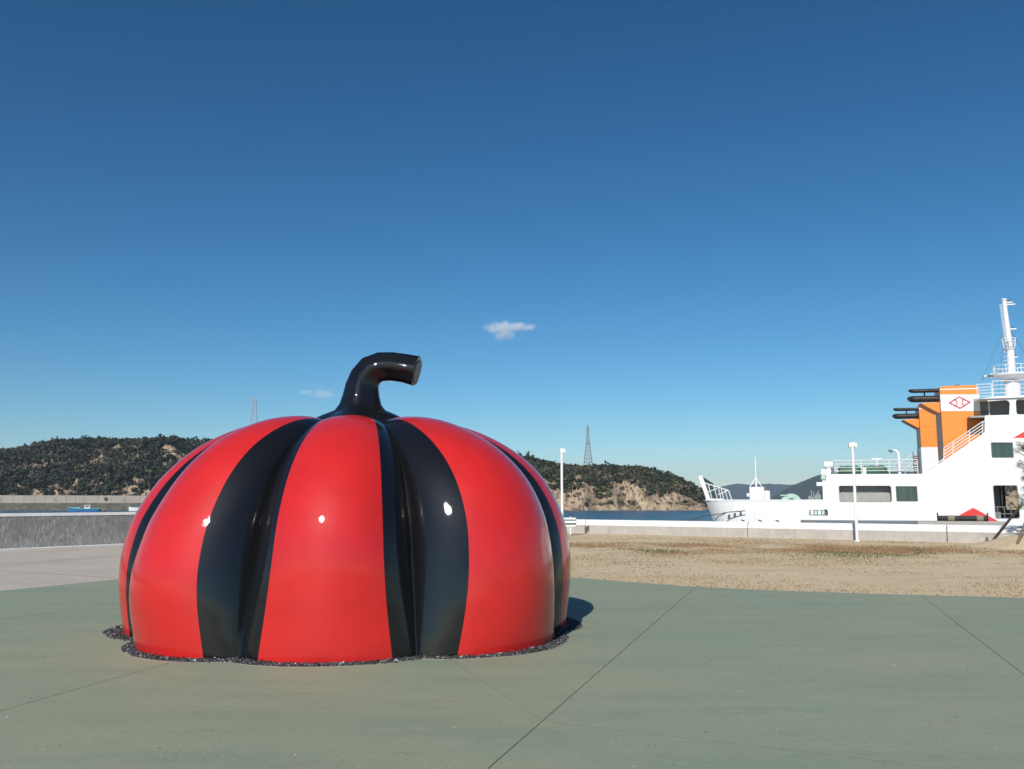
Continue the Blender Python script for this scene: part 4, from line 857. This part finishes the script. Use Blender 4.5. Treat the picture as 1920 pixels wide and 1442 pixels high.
def dock_ledge():
    # concrete ledge with rubber fender between the sea wall and the ferry
    Yv = -2.2; a, b = S(1755, 985, Yv), S(1888, 985, Yv); zt = SZ(1800, 977.5, Yv)
    o = tag(empty('dock_ledge', (SA.x, SA.y, 0)), 'low concrete dock ledge below the red hull marking', 'dock ledge'); o.rotation_euler = (0, 0, S_ANG)
    MB().bb((a.x, Yv, -3), (b.x, Yv+0.9, zt)).build('block', 'quay', o, bevel=0.03); MB().bb((a.x-.9, Yv+.05, -3), (a.x-.004, Yv+.8, zt-.02)).build('end_block', 'quay', o)
    f = tag(empty('rubber_fender', (SA.x, SA.y, 0)), 'black rubber fender lying on the dock ledge', 'fender'); f.rotation_euler = (0, 0, S_ANG)
    p, q = S(1759, 975, Yv+.4), S(1851, 975, Yv+.4); z = zt+0.15
    MB().cyl((p.x, Yv+.4, z), (q.x, Yv+.4, z-.0), 0.145, 0.145, 14).build('fender_tube', 'rubber', f, 40)
    for px in (1784, 1838): u = S(px, 975, Yv+.3).x; MB().cyl((u-.16, Yv+.4, z), (u+.16, Yv+.4, z), 0.16, 0.16, 12).build('chain_wrap', 'rope', f)
    for u in (p.x-.02, q.x+.02): MB().bar((u, Yv+.35, zt), (u, Yv+.35, zt+.45), .07).build('fender_pin', 'rubber', f)
    for px, lab in ((1395, 'nearest the ferry bow'), (1436, 'between two others'), (1477, 'farthest from the bow')):
        pt = RW0+RD*((G(px, 1006)-RW0).dot(RD)*1.0)+RN*0.26; r = tag(empty('mooring_cleat', (pt.x, pt.y, 0.70)), 'small dark cleat on the sea wall, '+lab, 'cleat', 'cleats on the sea wall')
        mb = MB(); mb.box((0, 0, .03), (.16, .06, .05), Matrix.Rotation(0.35, 3, 'Y')); mb.build('cleat_body', 'rubber', r, bevel=0.008)
dock_ledge()

# ================================================================== BOATS, BUOY
def fishing_boat(px, py, Y, L, label, hull_m, deck_m, flip=1, cabin=True):
    p = V(px, py, Y); root = tag(empty('fishing_boat', (p.x, Y, SEA)), label, 'boat'); root.rotation_euler = (0, 0, 0.12)
    st = [(-0.5, 0.05, 1.55), (-0.44, 0.42, 1.38), (-0.3, 0.78, 1.16), (-0.05, 0.95, 0.98), (0.25, 0.95, 0.95), (0.5, 0.85, 1.0)]
    def ring(k, x, w, z): return [(x*L*flip, -w*1.25, z*.85), (x*L*flip*0.97, -w*0.95, -.25), (x*L*flip*0.97, w*.95, -.25), (x*L*flip, w*1.25, z*.85)]
    h = MB()
    for k, (x, w, z) in enumerate(st): h.verts(ring(k, x, w, z))
    for k in range(len(st)-1): h.f += [(k*4+j, k*4+j+1, (k+1)*4+j+1, (k+1)*4+j) for j in range(3)]
    h.f += [(0, 1, 2, 3), tuple(4*(len(st)-1)+j for j in range(4))]; h.build('hull', hull_m, root, 30)
    d = MB(); n = len(st); d.verts([(x*L*flip, s*w*1.2, z*.85-.12) for s in (-1, 1) for x, w, z in st]); d.f = [(k, k+1, n+k+1, n+k) for k in range(n-1)]; d.build('deck', deck_m, root)
    g = MB()
    for s in (-1, 1): g.sweep([(x*L*flip, s*w*1.25, z*.85+.03) for x, w, z in st], [.09]*n, 6)
    g.build('gunwale', deck_m, root)
    if cabin:
        c = MB(); cx = .12*L*flip; c.prism([[(-.9, .7), (-.75, 1.9), (.85, 1.9), (.9, .7)]], lambda q: (cx+q[0], -.6, q[1]), lambda q: (cx+q[0], .6, q[1])); c = c.build('cabin', 'white2', root, bevel=.05)
        MB().bb((cx-1.15, -.75, 1.905), (cx+1.2, .75, 2.0)).build('cabin_roof', 'white2', c); MB().bb((cx-.6, -.63, 1.3), (cx+.6, -.61, 1.75)).build('window', 'frame', c)
        MB().bb((cx+1.0, -.8, .7), (cx+2.6, .8, 1.05)).build('stern_gear', 'boatnavy', root); MB().bb((-.42*L*flip, -.35, .95), (-.1*L*flip, .35, 1.25)).build('hatch', 'boatteal', root); MB().bar((cx+.4, 0, 1.9), (cx+.4, 0, 3.0), .08).build('aerial', 'white2', c)
    return root
fishing_boat(157, 957.5, 285, 9.8, 'blue fishing boat with white cabin moored by the breakwater', 'boatblue', 'boatteal')
fishing_boat(266, 953, 300, 8.5, 'white boat half hidden behind the left edge of the sculpture', 'white2', 'white2', 1, True)
b_ = V(195, 958, 283); r = tag(empty('mooring_buoy', (b_.x, 283, SEA)), 'small dark buoy floating off the blue boat stern', 'buoy'); s = MB(); s.sweep([(0, 0, -.2), (0, 0, 0), (0, 0, .25), (0, 0, .45), (0, 0, .5)], [.25, .5, .5, .28, .05], 14); s.build('float', 'orangebuoy', r, 60); MB().cyl((0, 0, .45), (0, 0, .8), .08, .05, 8).build('eye', 'white2', r)

# ================================================================== LATTICE TOWERS
def pylon(px, py_top, py_base, Y, wbase, wtop, m, label, arms, t):
    top = V(px, py_top, Y); bz = V(px, py_base, Y).z-14; H = top.z-bz
    root = tag(empty('lattice_tower', (top.x, Y, bz)), label, 'lattice tower')
    def hw(f): return (wbase*(1-f)**1.25+wtop*f)/2
    lg = MB(); br = MB(); N = 16
    for k in range(N):
        f0, f1 = k/N, (k+1)/N; a0, a1 = hw(f0), hw(f1); z0, z1 = H*f0, H*f1
        c0 = [(-a0, -a0, z0), (a0, -a0, z0), (a0, a0, z0), (-a0, a0, z0)]; c1 = [(-a1, -a1, z1), (a1, -a1, z1), (a1, a1, z1), (-a1, a1, z1)]
        for j in range(4): lg.bar(c0[j], c1[j], t*1.5); br.bar(c0[j], c1[(j+1) % 4], t*.8, 3); br.bar(c0[(j+1) % 4], c1[j], t*.8, 3); br.bar(c1[j], c1[(j+1) % 4], t*.8, 3)
    lg.build('corner_legs', m, root); br.build('bracing', m, root)
    for f, w in arms:
        a = MB(); z = H*f; a.bar((-w, 0, z), (w, 0, z), t*1.3); a.bar((-w, 0, z), (0, 0, z+H*.03), t); a.bar((w, 0, z), (0, 0, z+H*.03), t); a.build('cross_arm', m, root)
    MB().bar((0, 0, H), (0, 0, H*1.045), t*1.2).build('tip', m, root)
pylon(1102, 799, 878, 800, 12.0, 1.1, 'lattice', 'dark lattice tower above the cliff hill', [(0.96, 1.2), (0.90, 1.4), (0.70, 2.2)], 0.34)
pylon(477, 748, 820, 900, 13.0, 3.0, 'latticepale', 'pale lattice tower behind the left shoulder of the sculpture', [(0.99, 4.5), (0.93, 4.2), (0.87, 4.2)], 0.25)

# ================================================================== PINE WITH STAKES ON ITS MOUND
def pine():
    Y = 31.5; base = Vector((V(1968, 1000, Y).x, Y, 0))
    m = MB(); n, k = 28, 8                                     # soil mound
    vs_ = [(0, 0, 0.5)]
    for a in range(1, k+1):
        for b in range(n):
            r = 2.6*a/k; th = 2*PI*b/n; vs_.append((r*math.cos(th)*1.1, r*math.sin(th), max(-0.06, 0.5*math.cos(min(1, a/k)*PI/2)**1.3+0.03*noise.noise(Vector((r*math.cos(th)*3, r*math.sin(th)*3, 0)))-(0.06 if a == k else 0))))
    m.v = [(x, y, z) for x, y, z in vs_]; m.f = [(0, 1+b, 1+(b+1) % n) for b in range(n)]+[(1+(a-1)*n+b, 1+a*n+b, 1+a*n+(b+1) % n, 1+(a-1)*n+(b+1) % n) for a in range(1, k) for b in range(n)]
    o = m.build('soil_mound', 'dry', None, 60); o.location = base; tag(o, kind='structure')
    root = tag(empty('pine_tree', base), 'young green pine tree at the right edge of the photo', 'tree')
    tr = [(0, 0, 0.3), (0.06, 0, 1.0), (-0.05, 0.05, 1.8), (0.05, 0, 2.7), (0.0, 0.05, 3.6), (0.05, 0, 4.3)]
    trunk = MB().sweep(tr, [0.14, 0.12, 0.10, 0.085, 0.06, 0.02], 10).build('trunk', 'bark', root, 60)
    tips = []
    for px, py, dy in ((1911, 833, -.2), (1916, 842, .1), (1906, 846, -.3), (1921, 838, 0), (1914, 868, -.2), (1922, 876, .1), (1911, 874, 0), (1920, 898, .2), (1926, 908, 0), (1909, 932, -.3), (1916, 940, 0), (1913, 951, -.1), (1922, 930, .2), (1924, 948, .1)):
        p = V(px, py, Y+dy); tips.append(p-base)
    rnd = random.Random(3)
    for k in range(58):
        a = rnd.uniform(0, 2*PI); z = rnd.uniform(1.4, 4.3); r = rnd.uniform(.3, 1.25)*(1.15-z/6); q = Vector((r*math.cos(a), r*math.sin(a), z))
        if V(0, 0, 1) and q.x > -0.75: tips.append(q)
    bm_ = MB()
    for q in tips: s = Vector((0, 0, max(.9, q.z-0.25*Vector((q.x, q.y, 0)).length-.1))); mid = s.lerp(q, .6)+Vector((0, 0, -.06)); bm_.sweep([s, mid, q], [.028, .02, .01], 5)
    bm_.build('limbs', 'bark', root)
    K = 150; n = len(tips); C = np.array([tuple(q) for q in tips]); d = RNG.normal(size=(n, K, 3)); d[:, :, 2] = np.abs(d[:, :, 2])*0.8-0.15; d /= np.linalg.norm(d, axis=2, keepdims=True)
    st = C[:, None, :]+RNG.normal(size=(n, K, 3))*0.055; en = st+d*RNG.uniform(.07, .14, (n, K, 1)); sd = np.cross(d, RNG.normal(size=(n, K, 3))); sd /= np.linalg.norm(sd, axis=2, keepdims=True); sd *= .0035
    v = np.stack([st-sd, st+sd, en], 2).reshape(-1, 3); c = np.array([(.10, .15, .045), (.07, .115, .035), (.15, .17, .06)])[RNG.integers(0, 3, (n, K))]*RNG.uniform(.7, 1.3, (n, K, 1))
    quick('crown', v, np.arange(len(v)).reshape(-1, 3), 'needle', np.repeat(c.reshape(-1, 3), 3, 0), root)
    # stakes: each a thing of its own
    def stake(a, b, label, peg):
        r = tag(empty('tree_stake', a), label, 'stake', 'stakes propping the pine'); e = Vector(b)-Vector(a)
        MB().cyl((0, 0, 0)-e.normalized()*0.12 if False else tuple(-e.normalized()*.12), tuple(e), .05, .045, 10).build('pole', 'stake', r, 50)
        if peg: MB().cyl((-.10, -.03, -.15), (-.16, -.03, .22), .04, .04, 8).build('peg', 'stake', r)
    g = G(1858, 1018); stake(g, V(1914, 948, Y+.2)-Vector((0, 0, 0)), 'long leaning wooden stake with a peg in front of the sea wall', True)
    g = G(1904, 1029); g.z = 0.0; stake(g, V(1932, 955, Y-.4), 'wooden stake at the right edge of the photo on the mound', False)
pine()

# ================================================================== CLOUDS
def cloud(px, py, Y, w, h, dens, label, seed, blobs):
    p = V(px, py, Y); m = bpy.data.materials.new('cloud_vapour'); m.use_nodes = True; n = m.node_tree.nodes; l = m.node_tree.links
    n.remove(n['Principled BSDF']); out = n['Material Output']; vp = n.new('ShaderNodeVolumePrincipled'); vp.inputs['Color'].default_value = (0.97, 0.97, 1, 1); vp.inputs['Anisotropy'].default_value = 0.0
    vp.inputs['Anisotropy'].default_value = -0.3
    tc = n.new('ShaderNodeTexCoord'); dist = None
    for loc, sca in blobs:                                     # soft blobs joined, broken up by noise
        mp = n.new('ShaderNodeVectorMath'); mp.operation = 'SUBTRACT'; mp.inputs[1].default_value = loc; l.new(tc.outputs['Object'], mp.inputs[0])
        dv = n.new('ShaderNodeVectorMath'); dv.operation = 'DIVIDE'; dv.inputs[1].default_value = sca; l.new(mp.outputs[0], dv.inputs[0])
        ln = n.new('ShaderNodeVectorMath'); ln.operation = 'LENGTH'; l.new(dv.outputs[0], ln.inputs[0])
        if dist is None: dist = ln.outputs['Value']
        else: mn = n.new('ShaderNodeMath'); mn.operation = 'MINIMUM'; l.new(dist, mn.inputs[0]); l.new(ln.outputs['Value'], mn.inputs[1]); dist = mn.outputs[0]
    t = n.new('ShaderNodeTexNoise'); t.inputs['Scale'].default_value = 2.4; t.inputs['Detail'].default_value = 7; t.inputs['Roughness'].default_value = .6; mp = n.new('ShaderNodeMapping'); mp.inputs['Location'].default_value = (seed, seed*2, 0); mp.inputs['Scale'].default_value = (1.6, 1, .8); l.new(tc.outputs['Object'], mp.inputs[0]); l.new(mp.outputs[0], t.inputs[0])
    a = n.new('ShaderNodeMath'); a.operation = 'MULTIPLY_ADD'; a.inputs[1].default_value = -0.42; l.new(dist, a.inputs[0]); l.new(t.outputs[0], a.inputs[2])
    mr = n.new('ShaderNodeMapRange'); mr.inputs[1].default_value = 0.06; mr.inputs[2].default_value = 0.5; mr.inputs[3].default_value = 0; mr.inputs[4].default_value = dens; l.new(a.outputs[0], mr.inputs[0]); l.new(mr.outputs[0], vp.inputs['Density']); l.new(vp.outputs[0], out.inputs['Volume'])
    bm = bmesh.new(); bmesh.ops.create_icosphere(bm, subdivisions=3, radius=1.0); me = bpy.data.meshes.new('cloud'); bm.to_mesh(me); bm.free(); me.materials.append(m)
    o = bpy.data.objects.new('cloud', me); COL.objects.link(o); o.location = p; o.scale = (w/2/FPX*Y, w/3/FPX*Y, h/2/FPX*Y); tag(o, label, 'cloud')
cloud(960, 620, 2600, 124, 60, 0.045, 'small bright cloud floating alone above the stem', 1.3, [((-.32, 0, .16), (.50, .5, .46)), ((.14, 0, .24), (.55, .5, .30)), ((-.22, 0, -.22), (.36, .4, .42))])
cloud(598, 739, 3400, 110, 40, 0.012, 'faint small cloud left of the stem', 4.1, [((.15, 0, 0), (.5, .6, .55)), ((-.4, 0, .2), (.4, .5, .25))])

# ================================================================== HAZE
hz = MB(); hz.bb((-5200, -300, SEA-3), (5200, 5200, 165)); hm = bpy.data.materials.new('haze'); hm.use_nodes = True; n = hm.node_tree.nodes; n.remove(n['Principled BSDF'])
vp = n.new('ShaderNodeVolumePrincipled'); vp.inputs['Color'].default_value = (0.62, 0.80, 1.0, 1); vp.inputs['Density'].default_value = 0.00013; hm.node_tree.links.new(vp.outputs[0], n['Material Output'].inputs['Volume'])
o = hz.build('haze', hm); tag(o, 'thin pale sea haze', 'haze', kind='stuff'); o.data.materials[0] = hm
